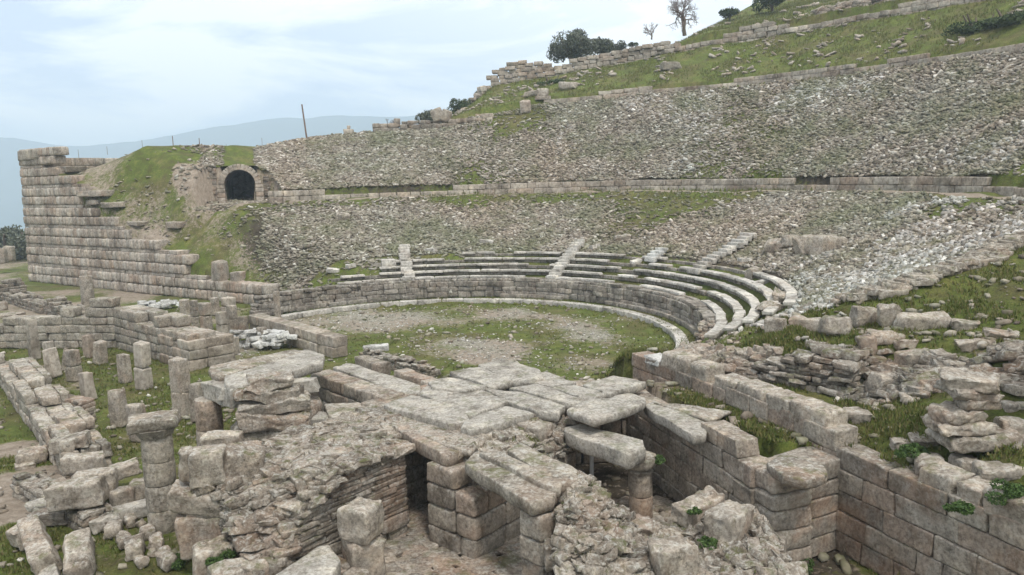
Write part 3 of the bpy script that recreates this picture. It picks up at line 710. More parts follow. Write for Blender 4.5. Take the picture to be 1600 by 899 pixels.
# left retaining wall: pillowed courses, thin ones between tall pairs
prof = [((35, 232)), (78, 232), (80, 244), (60, 262), (100, 280), (130, 300), (110, 318), (140, 330), (190, 355), (200, 372), (270, 400), (275, 425), (312, 425), (327, 457), (345, 472), (420, 480)]
dW = (LW_B - LW_A); LL = np.linalg.norm(dW); dW = dW / LL; angW = math.degrees(math.atan2(dW[1], dW[0]))
def onwall(u, v):
    d = ray(u, v); nrm = np.array([dW[1], -dW[0]]); t = (nrm @ LW_A) / (nrm @ d[:2]); q = d * t + [0, 0, CH]; return (q[:2] - LW_A) @ dW, q[2]
pr = [onwall(*q) for q in prof]
m = MB(); z = 0.0; k = 0; nn_ = np.array([-dW[1], dW[0]])
if nn_ @ np.array([0, 1]) < 0: nn_ = -nn_
while z < 11.2:
    thin = (k % 3 == 2); h = .24 if thin else .72; zc = z + h / 2
    # how far the course still runs before it is broken off
    ss = [s for s, zz in pr if zz >= zc]; smax = max(ss) if ss else 0
    cand = [(pr[i], pr[i + 1]) for i in range(len(pr) - 1) if (pr[i][1] - zc) * (pr[i + 1][1] - zc) <= 0]
    if cand: smax = max(a[0] + (b[0] - a[0]) * ((zc - a[1]) / (b[1] - a[1] + 1e-9)) for a, b in cand) + rng.uniform(-.3, .3)
    if z < 3.6: smax += 1.3
    if z < .8: smax = LL
    s = -.1
    while s < smax:
        L_ = rng.uniform(.45, .85) if not thin else rng.uniform(.9, 1.8)
        if s + L_ > smax + .3: break
        c2 = LW_A + dW * (s + L_ / 2) + nn_ * (.55 + z * .035 + (0 if not thin else .10))
        m.block((c2[0], c2[1], zc), (L_ - .012, 1.1, h - .01), rotm(angW + rng.normal(0, .6)), 6, .02 if thin else .22, .025, .02); s += L_
    z += h; k += 1
# its corner return, running back into the hill
z = 0; k = 0
while z < 10.2:
    h = .24 if k % 3 == 2 else .72
    s = 1.2
    while s < 12 - z * .25:
        c2 = LW_A + nn_ * (s + .5) + dW * (.45 + z * .03); m.block((c2[0], c2[1], z + h / 2), (.98, .9, h - .01), rotm(angW + 90), 3, .1, .02, .01); s += 1.0
    z += h; k += 1
on(m.build('retaining_wall', M_wall), 'high streaked retaining wall of pillowed courses, broken off in steps, left of the seating', 'wall')
q = LW_A + dW * 1.9 + nn_ * 1.0
hero('stone_block', (q[0], q[1], 10.55), (3.3, 1.5, .85), 'large squared block crowning the far end of the high retaining wall', 'stone block', yaw=angW, mat=M_grey, n=6, rough=.02)
for i, (u, v, w, h, lb) in enumerate([(113, 268, 3.2, .5, 'flat grey slab high on the grassy end of the retaining wall'), (150, 305, 3.0, .45, 'brown flat slab beside the broken steps of the retaining wall'), (148, 318, 1.6, .4, 'small slab lying in grass under the brown flat one'),
        (175, 322, 2.6, .4, 'pale overhanging slab in grass, right of two smaller ones'), (215, 350, 2.2, .3, 'thin slab at the top edge of the wall steps, left of the rubble slope'), (275, 355, 1.8, .5, 'lone grey slab at the left border of the rubble slope'),
        (345, 440, 1.4, 1.5, 'reddish upright block at the foot of the broken wall steps'), (372, 440, .9, .8, 'white squared block on the corner by the reddish upright one')]):
    p = hit(u, v, 20); hero('stone_slab' if h < .6 else 'stone_block', (p[0], p[1], p[2] - .1), (w * .8, w * .45 if h < .6 else .8, h), lb, 'stone slab' if h < .6 else 'stone block', yaw=angW + rng.normal(0, 8), n=6, rough=.04, rnd=.1, mat=M_warm if 'redd' in lb or 'brown' in lb else M_grey)

# vaulted tunnel
T_ = empty('vaulted_passage', tuple(ARC), 'round arched tunnel mouth of cut blocks opening on the gangway at the left', 'vaulted passage')
yawA = math.degrees(math.atan2(ARD[1], ARD[0])) - 90; ax = np.array([math.cos(RAD(yawA)), math.sin(RAD(yawA)), 0]); ay = np.array([ARD[0], ARD[1], 0])
R_in, SP = 1.2, 1.45
def apt(a, d, z): return ARC + ax * a + ay * d + np.array([0, 0, z])
for sgn in (-1, 1):
    m = MB(); z = -.1
    for h in (.5, .4, .35, .3):
        m.block(apt(sgn * (R_in + .32), .35, z + h / 2), (.64, .8, h - .01), rotm(yawA), 4, .08, .02, .015); z += h
    m.build('jamb', M_far, T_)
m = MB(); NV = 15
for i in range(NV):
    a = math.pi * (i + .5) / NV; rr = R_in + .24; c = apt(math.cos(a) * rr, .35, SP + math.sin(a) * rr)
    Rm = rotm(yawA) @ rotm(0, 0, -math.degrees(a)); m.block(c, (.48, .8, math.pi * rr / NV - .012), Rm, 4, .06, .02, .012)
m.build('arch_ring', M_far, T_)
m = MB(); seg = 18; prof_ = [(-R_in, 0)] + [(-math.cos(math.pi * i / seg) * R_in, SP + math.sin(math.pi * i / seg) * R_in) for i in range(seg + 1)] + [(R_in, 0)]
ds = [.4 + .8 * i for i in range(17)]; V = [apt(a * .99, d, z) for d in ds for a, z in prof_]; K = len(prof_)
m.add(V, [(i * K + j, i * K + j + 1, (i + 1) * K + j + 1, (i + 1) * K + j) for i in range(len(ds) - 1) for j in range(K - 1)])
bk = [apt(a * .99, ds[-1], z) for a, z in prof_]; m.add(bk + [apt(0, ds[-1], .8)], [(j, j + 1, K) for j in range(K - 1)])
m.build('vault', M_warm, T_)
m = MB(); m.block(apt(0, 7.0, -.0), (2.4, 14.2, .1), rotm(yawA), 3, 0, 0, 0); m.build('passage_floor', M_warm, T_)
# hillside closing over the vault
m = MB(); NA, NB = 46, 26; V = []
for i in range(NA):
    for j in range(NB):
        d = .25 + i * .33; a = -2.6 + 5.2 * j / (NB - 1); q = apt(a, d, 0); zt = float(terrain(np.array([q[0]]), np.array([q[1]]), True)[0])
        cover_z = ARC[2] + SP + R_in + .32 if abs(a) < 1.7 else -9
        V.append((q[0], q[1], max(zt + .03, cover_z if abs(a) < 1.5 else (ARC[2] + SP + R_in + .32 - (abs(a) - 1.5) * 2.4))))
m.add(V, [(i * NB + j, (i + 1) * NB + j, (i + 1) * NB + j + 1, i * NB + j + 1) for i in range(NA - 1) for j in range(NB - 1)])
bank = m.build('earth_bank', M_ground, smooth=True); tag(bank, kind='structure')
ca = bank.data.color_attributes.new('cover', 'FLOAT_COLOR', 'POINT'); ca.data.foreach_set('color', np.tile([.75, .2, 0, 1], len(bank.data.vertices)).astype(np.float32))
m = MB()
ruin(m, apt(-4.2, .15, 0), yawA, 2.4, .9, lambda a, b: ARC[2] + 2.5 * sm(-.2, 1.6, a) + .3, ARC[2] - .1, (.14, .28), (.25, .8), (.3, .5), n=3, jit=.05, irr=.08)
on(m.build('wing_wall', M_warm), 'brown small stone walling left of the arched tunnel mouth', 'wall'); m = MB()
ruin(m, apt(1.85, .15, 0), yawA, 1.5, .9, lambda a, b: ARC[2] + 2.4 - a * 1.1, ARC[2] - .1, (.14, .28), (.2, .6), (.3, .5), n=3, jit=.05, irr=.08)
on(m.build('wing_wall', M_warm), 'narrow strip of small stone walling right of the arched tunnel mouth', 'wall')
m = MB(); ruin(m, apt(2.2, -.5, 0), yawA - 4, 4.2, .6, lambda a, b: ARC[2] + .95, ARC[2] - .1, (.4, .5), (.5, 1.1), (.6, .6), n=4, irr=.04)
on(m.build('low_wall', M_far), 'low wall of squared blocks just right of the arched tunnel mouth', 'wall')

# loose stones over the slopes (nobody could count them)
def slope(n, r0, r1, t0, t1, smin, smax, keepf, name, mat, seed):
    r = np.sqrt(rng.uniform(r0**2, r1**2, n)); t = rng.uniform(t0, t1, n); x = CX + r * np.cos(np.radians(t)); y = CY + r * np.sin(np.radians(t))
    k = keepf(x, y, r, t) & (y > 8); x, y, r, t = x[k], y[k], r[k], t[k]; z = terrain(x, y)
    dl = (x - LW_A[0]) * LWn[0] + (y - LW_A[1]) * LWn[1]; k = (dl < -1.0) | (x > LW_B[0]); k &= ~((t > 112) & (-dl < np.where(np.hypot(x - CX, y - CY) > 27, 6.8, 3.2) + 1.5 * fbm(x, y, 3, 14)) & (rng.random(len(x)) > .07) & (r > 21)); k &= sdpoly(x, y, EDG) > -.2 - 99 * (t > 25); x, y, z, t = x[k], y[k], z[k], t[k]
    ta = (x - ARC[0]) * ARD[0] + (y - ARC[1]) * ARD[1]; tb = (x - ARC[0]) * ARD[1] - (y - ARC[1]) * ARD[0]; k = ~((np.abs(tb) < 1.9) & (ta > -1.7) & (ta < .6)); x, y, z, t = x[k], y[k], z[k], t[k]
    s = smin + (smax - smin) * rng.random(len(x))**2.2
    m = scatter_stones(x, y, z, s, (.25, .6), (.9, 2.2), 20, .8, np.radians(t + 90))
    return tag(m.build(name, mat), kind='stuff')
def gmask(x, y, r, t, lim, wid=.3):
    g, v = cover(x, y); return rng.random(len(x)) > np.clip((g - lim) / wid, 0, .93)
slope(150000, 14.1, 26.2, -62, 142, .06, .32, lambda x, y, r, t: gmask(x, y, r, t, .35) & ((r > 17.2) | (t > np.interp(r, [13.6, 14.3, 15., 15.7, 16.4, 17.2], [rows[0][1], rows[1][1], rows[2][1], rows[3][1], rows[4][1] - 2, 40])) | (t < -30)), 'rubble_stones', M_rub, 1)
slope(165000, 28.15, 37.9, -40, 138, .075, .36, lambda x, y, r, t: gmask(x, y, r, t, .5), 'rubble_stones', M_rub, 2)
slope(46000, 16.9, 26.2, -66, 8, .07, .34, lambda x, y, r, t: (fbm(x, y, 2.2, 61, 5) + .55 * fbm(x, y, .5, 62) + 1.0 * sm(2, -24, t) - .45 > 0), 'pale_rubble_stones', M_rubw, 3)
slope(16000, 29, 37.5, -20, 75, .12, .42, lambda x, y, r, t: (fbm(x, y, 4.0, 66) > .15), 'pale_rubble_stones', M_rubw, 4)
slope(900, 15, 48, 118, 150, .14, .5, lambda x, y, r, t: rng.random(len(x)) > .25, 'rubble_stones', M_rub, 5)
slope(5000, 38.6, 60, -5, 110, .12, .6, lambda x, y, r, t: fbm(x, y, 2.5, 55) > .12, 'hillside_stones', M_far, 6)
# gravel on the orchestra floor and stones before it
n = 9000; r = 11.6 * np.sqrt(rng.random(n)); t = rng.uniform(0, 2 * np.pi, n); x = CX + r * np.cos(t); y = CY + r * np.sin(t); g, v = cover(x, y); k = rng.random(n) > g + .1
m = scatter_stones(x[k], y[k], terrain(x[k], y[k]), rng.uniform(.04, .13, k.sum()), boxy=.3); tag(m.build('gravel', M_rubw), kind='stuff')
# boulders in the slope
for u, v, w, h, lb in [(1212, 392, 1.3, .8, 'leftmost brown boulder of the group lying in the lower rubble slope'), (1236, 385, 1.0, .9, 'brown boulder leaning beside the leftmost one in the lower rubble slope'), (1258, 396, 1.2, 1.2, 'dark standing boulder just left of the big pale one in the rubble'),
                       (1292, 392, 1.9, 1.1, 'big pale boulder, rightmost of the group in the lower rubble slope'), (972, 376, 1.4, .6, 'single pale flat boulder in rubble above the middle of the seats'), (537, 343, 1.3, .7, 'round pale boulder in rubble below the gangway at left'),
                       (1178, 432, 1.0, .7, 'white block in rubble above the right end of the seats'), (1228, 470, 1.5, .45, 'flat white slab past the right end of the seat rows'), (1212, 486, 1.5, .5, 'pale slab at the very end of the topmost seat row')]:
    p = hit(u, v, 16); hero('boulder', (p[0], p[1], p[2] - .15), (w * .8, w * .6, h * .85), lb, 'boulder', yaw=rng.uniform(-30, 30), tx=rng.normal(0, 8), ty=rng.normal(0, 10), n=12, rnd=.18, irr=.16, rough=.07, mat=M_grey if 'brown' not in lb else M_warm)

# ================================================================== STAGE BUILDING
def mass(name, mat, label, calls, cat='ruined wall', group=None):
    m = MB()
    for c in calls: ruin(m, *c[0], **c[1])
    return tag(m.build(name, mat, smooth=False), label, cat, group)
e1, e2 = -48.0, 43.0
# M1: big schist mass left of the doorway; a runs along its front face, b away to the left
K1 = np.array([-4.85, 13.75]); AN1 = 49.5
A1 = np.array([math.cos(RAD(AN1)), math.sin(RAD(AN1))]); B1 = np.array([-A1[1], A1[0]])
n1_ = nzf(51, 1, .7); n1b = nzf(52, 1, .25)
def H1(a, b):
    e = sm(0, 2.3, a + b * .75 + .1)
    return .62 + 1.42 * e + .08 * n1_(a, b) + .04 * n1b(a, b)
m = MB()
ruin(m, K1 + A1 * 3.6 + B1 * .9, AN1, 2.2, 2.0, lambda a, b: 2.1, 0, (.3, .4), (.4, .8), (.4, .6), n=3)
ruin(m, K1, AN1, 3.62, 2.9, H1, 0, (.28, .36), (.45, .9), (.4, .6), n=4, z1=.60, jit=.02, rough=.025, rnd=.1)
ruin(m, K1 + np.array([.02, .03]), AN1, 3.62, 2.9, H1, .62, (.07, .13), (.3, .85), (.25, .5), n=3, jit=.016, irr=.06, rough=.014, rnd=.1, tilt=.5, over=1.01, skin=.5)
on(m.build('schist_wall', M_slate), 'massive ruined wall of thin layered stones left of the dark doorway', 'ruined wall')
# rubble filling over its sloping top
A1 = np.array([math.cos(RAD(AN1)), math.sin(RAD(AN1))]); B1 = np.array([-A1[1], A1[0]])
def mound(mb, org, ang, la, lb, H, res=.05, amp=.07, drop=.5):
    """lumpy mortar body: a dense surface over H, skirted down at its border"""
    A = np.array([math.cos(RAD(ang)), math.sin(RAD(ang))]); B = np.array([-A[1], A[0]]); na_, nb_ = int(la / res) + 1, int(lb / res) + 1
    aa, bb = np.meshgrid(np.linspace(0, la, na_), np.linspace(0, lb, nb_), indexing='ij')
    Hh = np.array([H(p, q) for p, q in zip(aa.ravel(), bb.ravel())])
    X = np.stack([org[0] + A[0] * aa.ravel() + B[0] * bb.ravel(), org[1] + A[1] * aa.ravel() + B[1] * bb.ravel(), Hh], 1)
    ed = ((aa <= 1e-6) | (bb <= 1e-6) | (aa >= la - 1e-6) | (bb >= lb - 1e-6)).ravel(); X[ed, 2] -= drop
    o = rng.uniform(0, 99, 3); nz = lambda f, k: vnoise(X * f + o + k * 13)
    # ridged noise gives the broken, pitted look of old rubble concrete
    d = sum((1 - 2 * np.abs(nz(f, f))) * a for f, a in ((2.6, 1.0), (6, .6), (13, .35)))
    X[:, 2] += d * amp * .6; X[:, 0] += nz(4, 1) * amp * .8 + nz(11, 2) * amp * .4; X[:, 1] += nz(4, 3) * amp * .8 + nz(11, 5) * amp * .4
    I = np.arange(na_ * nb_).reshape(na_, nb_); mb.add(X, np.stack([I[:-1, :-1].ravel(), I[1:, :-1].ravel(), I[1:, 1:].ravel(), I[:-1, 1:].ravel()], 1))
def chips(m, org, ang, la, lb, H, n, smin, smax, keep=None, tilt=14, sink=.25, yaw=None):
    A = np.array([math.cos(RAD(ang)), math.sin(RAD(ang))]); B = np.array([-A[1], A[0]])
    for i in range(n):
        a, b = rng.uniform(0, la), rng.uniform(0, lb)
        if keep and not keep(a, b): continue
        c = np.array(org) + A * a + B * b; s0 = smin + (smax - smin) * rng.random()**2.2; h = s0 * rng.uniform(.3, .75)
        m.block((c[0], c[1], H(a, b) + h * (.5 - sink)), (s0 * rng.uniform(1, 1.9), s0, h * (.75 if yaw else 1)), rotm(rng.uniform(0, 180) if yaw is None else yaw + rng.normal(0, 22), rng.normal(0, tilt), rng.normal(0, tilt)), 4, .16, .16, s0 * .08)
m = MB()
mound(m, K1 + A1 * .12 + B1 * .22, AN1, 3.4, 2.55, lambda a, b: H1(a + .12, b + .22) - .03, amp=.035, drop=.35)
chips(m, K1, AN1, 5.2, 2.8, H1, 2300, .05, .40, tilt=8, yaw=AN1, keep=lambda a, b: a < 3.6 or b > .9)
on(m.build('rubble_core', M_conc), 'rough mortared rubble lying over the layered wall left of the doorway', 'rubble')
# blocks of its left corner, stacked
def pxsize(w, h, y, z): q = F / (y * math.cos(PIT) + (CH - z) * math.sin(PIT)); return w / q, h / q
for (u, v, w, h, y, yw, lb, mt, tt) in [
    (316, 868, 72, 66, 15.0, 10, 'reddish worn block at the bottom left corner of the schist wall', M_warm, (0, 0)),
    (362, 862, 46, 60, 15.1, 30, 'pinkish block right of the reddish corner block, under the layered wall', M_warm, (0, 0)),
    (332, 806, 74, 44, 15.1, 8, 'brown block in the left corner of the schist wall, second from below', M_warm, (0, 4)),
    (308, 800, 84, 36, 15.0, 2, 'grey wedge shaped block jutting out of the left corner of the schist wall', M_grey, (6, 12)),
    (326, 756, 54, 54, 15.0, 12, 'squared grey block topping the left corner of the schist wall', M_grey, (0, 0)),
    (290, 752, 22, 50, 15.0, 20, 'thin upright block leaning on the squared one at the corner top', M_grey, (4, 5)),
    (356, 790, 26, 28, 14.9, 20, 'knobbly rounded stone right of the grey wedge shaped block', M_conc, (5, 10)),
    (378, 760, 60, 60, 15.3, 30, 'crusty lump of pinkish rubble right of the squared corner block', M_conc, (8, 10)),
    (345, 700, 56, 20, 16.4, 5, 'flat block behind the squared corner block, near the column foot', M_grey, (0, 0))]:
    p = Yp(u, v, y); sw, sh = pxsize(w, h, y, p[2]); hero('stone_block', p + np.array([0, .12, 0]), (sw, min(sw, .6), sh), lb, 'stone block', yaw=yw, tx=tt[0], ty=tt[1], mat=mt, n=10, rough=.04, rnd=.12)
# rugged stack carrying the architrave
T_ = MB(); p = P(432, 700, 1.15); p[0] -= .0; p[1] -= .75
for dz, sx_, sy_, h, dx, dy, yw in [(0, 1.6, 1.0, .46, -.05, 0, 12), (.42, 1.75, 1.1, .30, -.12, .1, 18), (.68, 1.9, 1.05, .46, .12, .1, 10), (1.10, 1.6, .95, .30, .08, .15, 16), (1.36, 1.5, .9, .28, .0, .15, 6), (1.6, 1.1, .8, .28, .0, .2, 12)]:
    T_.block((p[0] + dx, p[1] + dy + .5, 1.15 + dz * 1.04 + h / 2), (sx_, sy_ * 1.25, h * 1.08), rotm(yw, rng.normal(0, 3), rng.normal(0, 4)), 14, .14, .10, .075, fr=2.6)
on(T_.build('rock_stack', M_conc, smooth=False), 'jagged stack of lichen covered conglomerate holding up the long architrave slabs', 'rock stack')
p = P(470, 662, 1.85); hero('stone_slab', (p[0], p[1], 1.75), (1.6, .55, .25), 'narrow beam lying under the jagged stack, pointing to the right', 'stone slab', yaw=22, n=8, mat=M_slab)
flag('stone_slab', [(348, 590), (478, 545), (508, 553), (505, 566), (378, 602), (352, 602)], 3.0, .26, 'broad lichened slab lying across the column and the jagged stack')
flag('stone_slab', [(326, 572), (460, 545), (478, 548), (345, 588), (330, 584)], 3.02, .22, 'paler back slab of the pair spanning from the left column', mat=M_grey)
p = P(352, 612, 2.72); hero('architrave', (p[0], p[1] + .2, 2.42), (1.55, .62, .46), 'thick end of a stone beam resting on the round column, facing left', 'stone beam', yaw=-42, n=9, rough=.02, rnd=.07, mat=M_slab)
p = P(420, 596, 2.9); hero('architrave', (p[0], p[1], 2.55), (2.4, .5, .32), 'long thick beam in front of the broad slab on the jagged stack', 'stone beam', yaw=14, n=9, rough=.02, rnd=.07, mat=M_slab)
def column(c, r, h, label, cap=None, drums=4, mat=None, lean=(0, 0), group=None, name='column', sq=False):
    e = empty(name, tuple(c), label, 'column', group); m = MB(); z = 0
    hs = np.array([rng.uniform(.8, 1.2) for _ in range(drums)]); hs = hs / hs.sum() * h
    for hh in hs:
        zz = [z + .004, z + .03, z + hh * .35, z + hh * .7, z + hh - .03, z + hh - .004]; rr = [.965, 1, 1.0, .995, .99, .96]
        m.tube([(c[0] + lean[0] * q, c[1] + lean[1] * q, c[2] + q) for q in zz], [r * k * (1 - .06 * q / h) for k, q in zip(rr, zz)], 26, True, .018); z += hh
    m.build('shaft', mat or M_warm, e, smooth=False)
    if cap:
        m = MB(); cz = c[2] + h
        if cap == 'round':
            m.tube([(c[0], c[1], cz + q) for q in (0, .05, .07, .15, .28, .36)], [r * 1.1, r * 1.16, r * 1.0, r * 1.4, r * 1.5, r * 1.3], 26, True, .03)
        else:
            m.tube([(c[0], c[1], cz + q) for q in (0, .08, .2)], [r * 1.0, r * 1.12, r * 1.3], 22, True, .02)
            m.block((c[0], c[1], cz + .32), (r * 3.1, r * 2.4, .27), rotm(cap), 9, .3, .08, .03)
        m.build('capital', M_grey, e, smooth=False)
    return e
column((-8.15, 19.75, 0), .36, 2.42, 'stout round column carrying the long stone beam at left', drums=3)
column(P(258, 826, 0), .36, 2.30, 'tall round column with a flat weathered capital standing alone at left', cap=18, drums=4, mat=M_grey)
column((2.86, 17.0, 0), .28, 1.2, 'short round column with moulded capital under the beam right of centre', cap='round', drums=2)

# platform of big flagstones
FL = [([(598, 632), (640, 616), (725, 636), (735, 655), (708, 664)], 2.36, .30, 'large worn flagstone at the left corner of the platform, above the doorway', 'l'),
      ([(720, 667), (736, 653), (791, 633), (835, 645), (737, 673)], 2.35, .24, 'smooth pale triangular flagstone at the front of the platform'),
      ([(656, 614), (664, 602), (748, 606), (795, 626), (735, 650)], 2.38, .24, 'broad flagstone in the middle left of the platform, behind the smooth triangular one'),
      ([(755, 606), (815, 612), (885, 634), (872, 646), (839, 642), (795, 629)], 2.37, .24, 'long flagstone in the centre of the platform ending at a mossy patch'),
      ([(668, 596), (700, 588), (762, 603), (728, 611), (676, 606)], 2.46, .22, 'tilted flagstone raised over its neighbours at the back left of the platform'),
      ([(700, 580), (748, 573), (807, 594), (768, 605)], 2.40, .22, 'flagstone at the rear of the platform between the tilted one and the rearmost one'),
      ([(745, 570), (783, 560), (845, 577), (848, 591), (803, 595)], 2.42, .25, 'rearmost big flagstone of the platform, next to the orchestra gravel'),
      ([(795, 605), (839, 599), (919, 626), (891, 632)], 2.36, .22, 'narrow flagstone right of centre on the platform, running front to back'),
      ([(855, 603), (899, 601), (955, 614), (920, 625)], 2.35, .22, 'greyish flagstone at the right of the platform beside the narrow one'),
      ([(884, 640), (920, 622), (950, 621), (985, 613), (1008, 622), (1005, 632), (925, 658)], 2.42, .20, 'bent thin flagstone overhanging the sunken corridor at the right of the platform'),
      ([(800, 594), (850, 580), (902, 598), (856, 602)], 2.33, .22, 'sunken flagstone behind the greyish one, near the gravel'),
      ([(910, 600), (958, 586), (1011, 596), (950, 616)], 2.38, .22, 'pale broad flagstone at the far right corner of the platform')]
for f in FL: flag('flagstone', f[0], f[1], f[2], f[3])
m3 = nzf(60, 1, .5)
mass('corridor_wall', M_warm, 'rubble wall under the back edge of the flagstone platform', [((np.array([-2.5, 20.3]), 3, 6.2, 1.5, lambda a, b: 2.12, 0, (.35, .45), (.5, 1.0), (.7, .8)), dict(n=3))])
mass('side_wall', M_warm, 'rubble wall under the left edge of the flagstone platform', [((np.array([-3.3, 19.0]), 45, 2.4, 1.2, lambda a, b: 2.14 + .06 * m3(a, b), 0, (.2, .4), (.4, .9), (.5, .7)), dict(n=3))])
mass('added_passage_wall', M_warm, 'wall added to keep light out of the passage behind the doorway lintel', [((K1 + A1 * 6.1 - B1 * 1.9, AN1, .6, 2.2, lambda a, b: 2.14, 0, (.3, .4), (.6, .6), (.5, .7)), dict(n=3))], 'wall')  # closure added so that no light from behind reaches the doorway
# pier right of the doorway and rubble between it and the next opening
J2 = np.array([-.93, 15.12]); AN2 = 49
m = MB()
ruin(m, J2, AN2, 1.75, 1.45, lambda a, b: 1.62 if b < .5 else 1.95, 0, (.40, .52), (.6, 1.1), (.45, .95), n=8, rnd=.16, rough=.02, irr=.03, jit=.008)
ruin(m, J2 + A1 * 1.7, AN2, 1.9, 1.45, lambda a, b: 1.5, 0, (.38, .5), (.5, .9), (.5, .9), n=5, rnd=.1, rough=.02)
on(m.build('door_pier', M_warm, smooth=False), 'square pier of big rounded blocks between the doorway and the slab covered opening', 'pier')
m = MB(); n2_ = nzf(63, 1, .4)
c0 = J2 + np.array([math.cos(RAD(AN2)), math.sin(RAD(AN2))]) * .55
H2 = lambda a, b: 1.9 + .26 * sm(0, 1.6, b) + .06 * n2_(a, b) - .35 * (1 - sm(0, .4, b)) 
ruin(m, c0, AN2, 3.4, 1.4, H2, 1.45, (.06, .12), (.18, .5), (.18, .4), n=3, jit=.04, irr=.12, rough=.02, tilt=2, over=1.08, skin=.6)
mound(m, c0 + np.array([.05, .12]), AN2, 3.2, 1.3, lambda a, b: H2(a, b) + .02, amp=.05, drop=.3)
chips(m, c0, AN2, 3.4, 1.4, H2, 340, .05, .26)
on(m.build('rubble_core', M_conc), 'crumbling rubble with moss in front of the flagstones, above the pier', 'rubble')
flag('door_lintel', [(612, 664), (636, 662), (722, 695), (726, 703), (700, 712), (640, 684)], 2.16, .30, 'heavy lintel over the dark doorway, tilting down to the right', 'stone beam', mat=M_warm, dz=[.05, .05, 0, 0, 0, .02])
flag('stone_slab', [(630, 652), (700, 645), (760, 676), (735, 706), (690, 694), (640, 672)], 2.20, .16, 'mossy slab added to block light, between the doorway lintel and the corner flagstone', mat=M_conc)  # slab added over the gap in the roof to darken the doorway
flag('covering_slab', [(724, 722), (745, 705), (765, 706), (874, 762), (868, 778), (834, 789)], 2.12, .28, 'long lichened slab spanning from the pier to the front pillar', mat=M_grey)
flag('covering_slab', [(747, 706), (770, 700), (880, 752), (872, 766)], 2.24, .22, 'raised rear ridge slab behind the long lichened front slab', mat=M_grey)
flag('covering_slab', [(792, 702), (815, 692), (905, 735), (902, 751), (872, 757), (805, 712)], 2.22, .26, 'broken slab with a dark hollow, behind the front covering slabs', mat=M_grey)
# front pillar
e = empty('pillar', (.42, 13.62, 0), 'square pillar of stacked grey blocks under the end of the long front slab', 'pillar')
for z, h, w in ((0, .45, .66), (.45, .42, .62), (.87, .46, .60), (1.33, .49, .58)):
    m = MB(); m.block((.42 + rng.normal(0, .012), 13.66, z + h / 2), (w, .6, h - .012), rotm(e1 + rng.normal(0, 2)), 10, .12, .03, .02); m.build('pillar_block', M_warm if z < .5 else M_grey, e, smooth=False)
# foreground rubble mass
nf = nzf(70, 1, .5); nf2 = nzf(71, 1, .2)
def HF(a, b):
    x, y = .7 + a, 11.3 + b
    z = 1.05 + .95 * math.exp(-((x - 1.3)**2 / .9 + (y - 14.3)**2 / 2.2)) + .35 * math.exp(-((x - 1.0)**2 / .5 + (y - 12.9)**2 / 1.2)) + .30 * sm(3.0, 4.0, x)
    if y > 14.0 + .7 * (1 - sm(.7, 2.0, x)): z = 0
    z -= .25 * sm(12.6, 11.6, y)
    return z + .10 * nf(a, b) + .06 * nf2(a, b)
m = MB(); ruin(m, np.array([.7, 11.3]), 0, 3.95, 3.4, lambda a, b: HF(a, b) - .12, 0, (.10, .2), (.15, .5), (.15, .4), n=4, jit=.06, irr=.18, rough=.035, rnd=.2, tilt=7, over=1.15, skin=.3)
mound(m, np.array([.68, 11.3]), 0, 3.95, 2.95, lambda a, b: HF(a, b) - .06, amp=.06, drop=.6)
chips(m, (.7, 11.3), 0, 3.95, 3.3, HF, 2600, .04, .26, keep=lambda a, b: HF(a, b) > .5, tilt=20)
on(m.build('rubble_wall', M_conc), 'crumbling mortared rubble wall in the right foreground, sloping down beside the front pillar', 'ruined wall')
mass('corner_wall', M_warm, 'orange brown squared blocks facing the right end of the foreground rubble', [((np.array([4.05, 11.7]), 62, 2.1, .7, lambda a, b: 1.25, 0, (.38, .46), (.4, .8), (.7, .7)), dict(n=7, rnd=.14, rough=.02))], 'wall')
for (u, v, z, sz, yw, lb, mt, tt) in [
    (1050, 893, 1.12, (.72, .62, .52), 20, 'grey mossy block in the right foreground, at the lower edge of the picture', M_grey, (3, 2)),
    (1140, 838, 1.28, (.88, .62, .52), 48, 'big pinkish block at the right corner of the foreground rubble', M_warm, (0, 0)),
    (1088, 810, 1.25, (1.1, .5, .40), 32, 'long lichened block behind the pinkish corner block', M_grey, (4, -5)),
    (1112, 868, 1.15, (.42, .34, .22), 10, 'small yellowish stone between the two big foreground blocks', M_grey, (5, 0)),
    (993, 838, 1.15, (.62, .5, .36), -10, 'rough lump of stone in the foreground just below the short column', M_slate, (6, 8)),
    (868, 880, 1.15, (.42, .42, .42), 0, 'round brown boulder beside the front pillar', M_slate, (0, 0)),
    (905, 868, 1.05, (.50, .4, .30), 20, 'lumpy stone right of the round brown boulder', M_grey, (0, 9)),
    (985, 905, 1.0, (.7, .45, .2), 5, 'flat pale slab at the bottom edge of the picture, left of the mossy block', M_grey, (5, 4)),
    (935, 885, 1.08, (.34, .22, .16), 40, 'small grey stone stuck upright in the weeds at the bottom', M_grey, (30, 20))]:
    p = P(u, v, z); hero('stone_block', p, sz, lb, 'stone block', yaw=yw, tx=tt[0], ty=tt[1], mat=mt, n=11, rough=.05, rnd=.14)
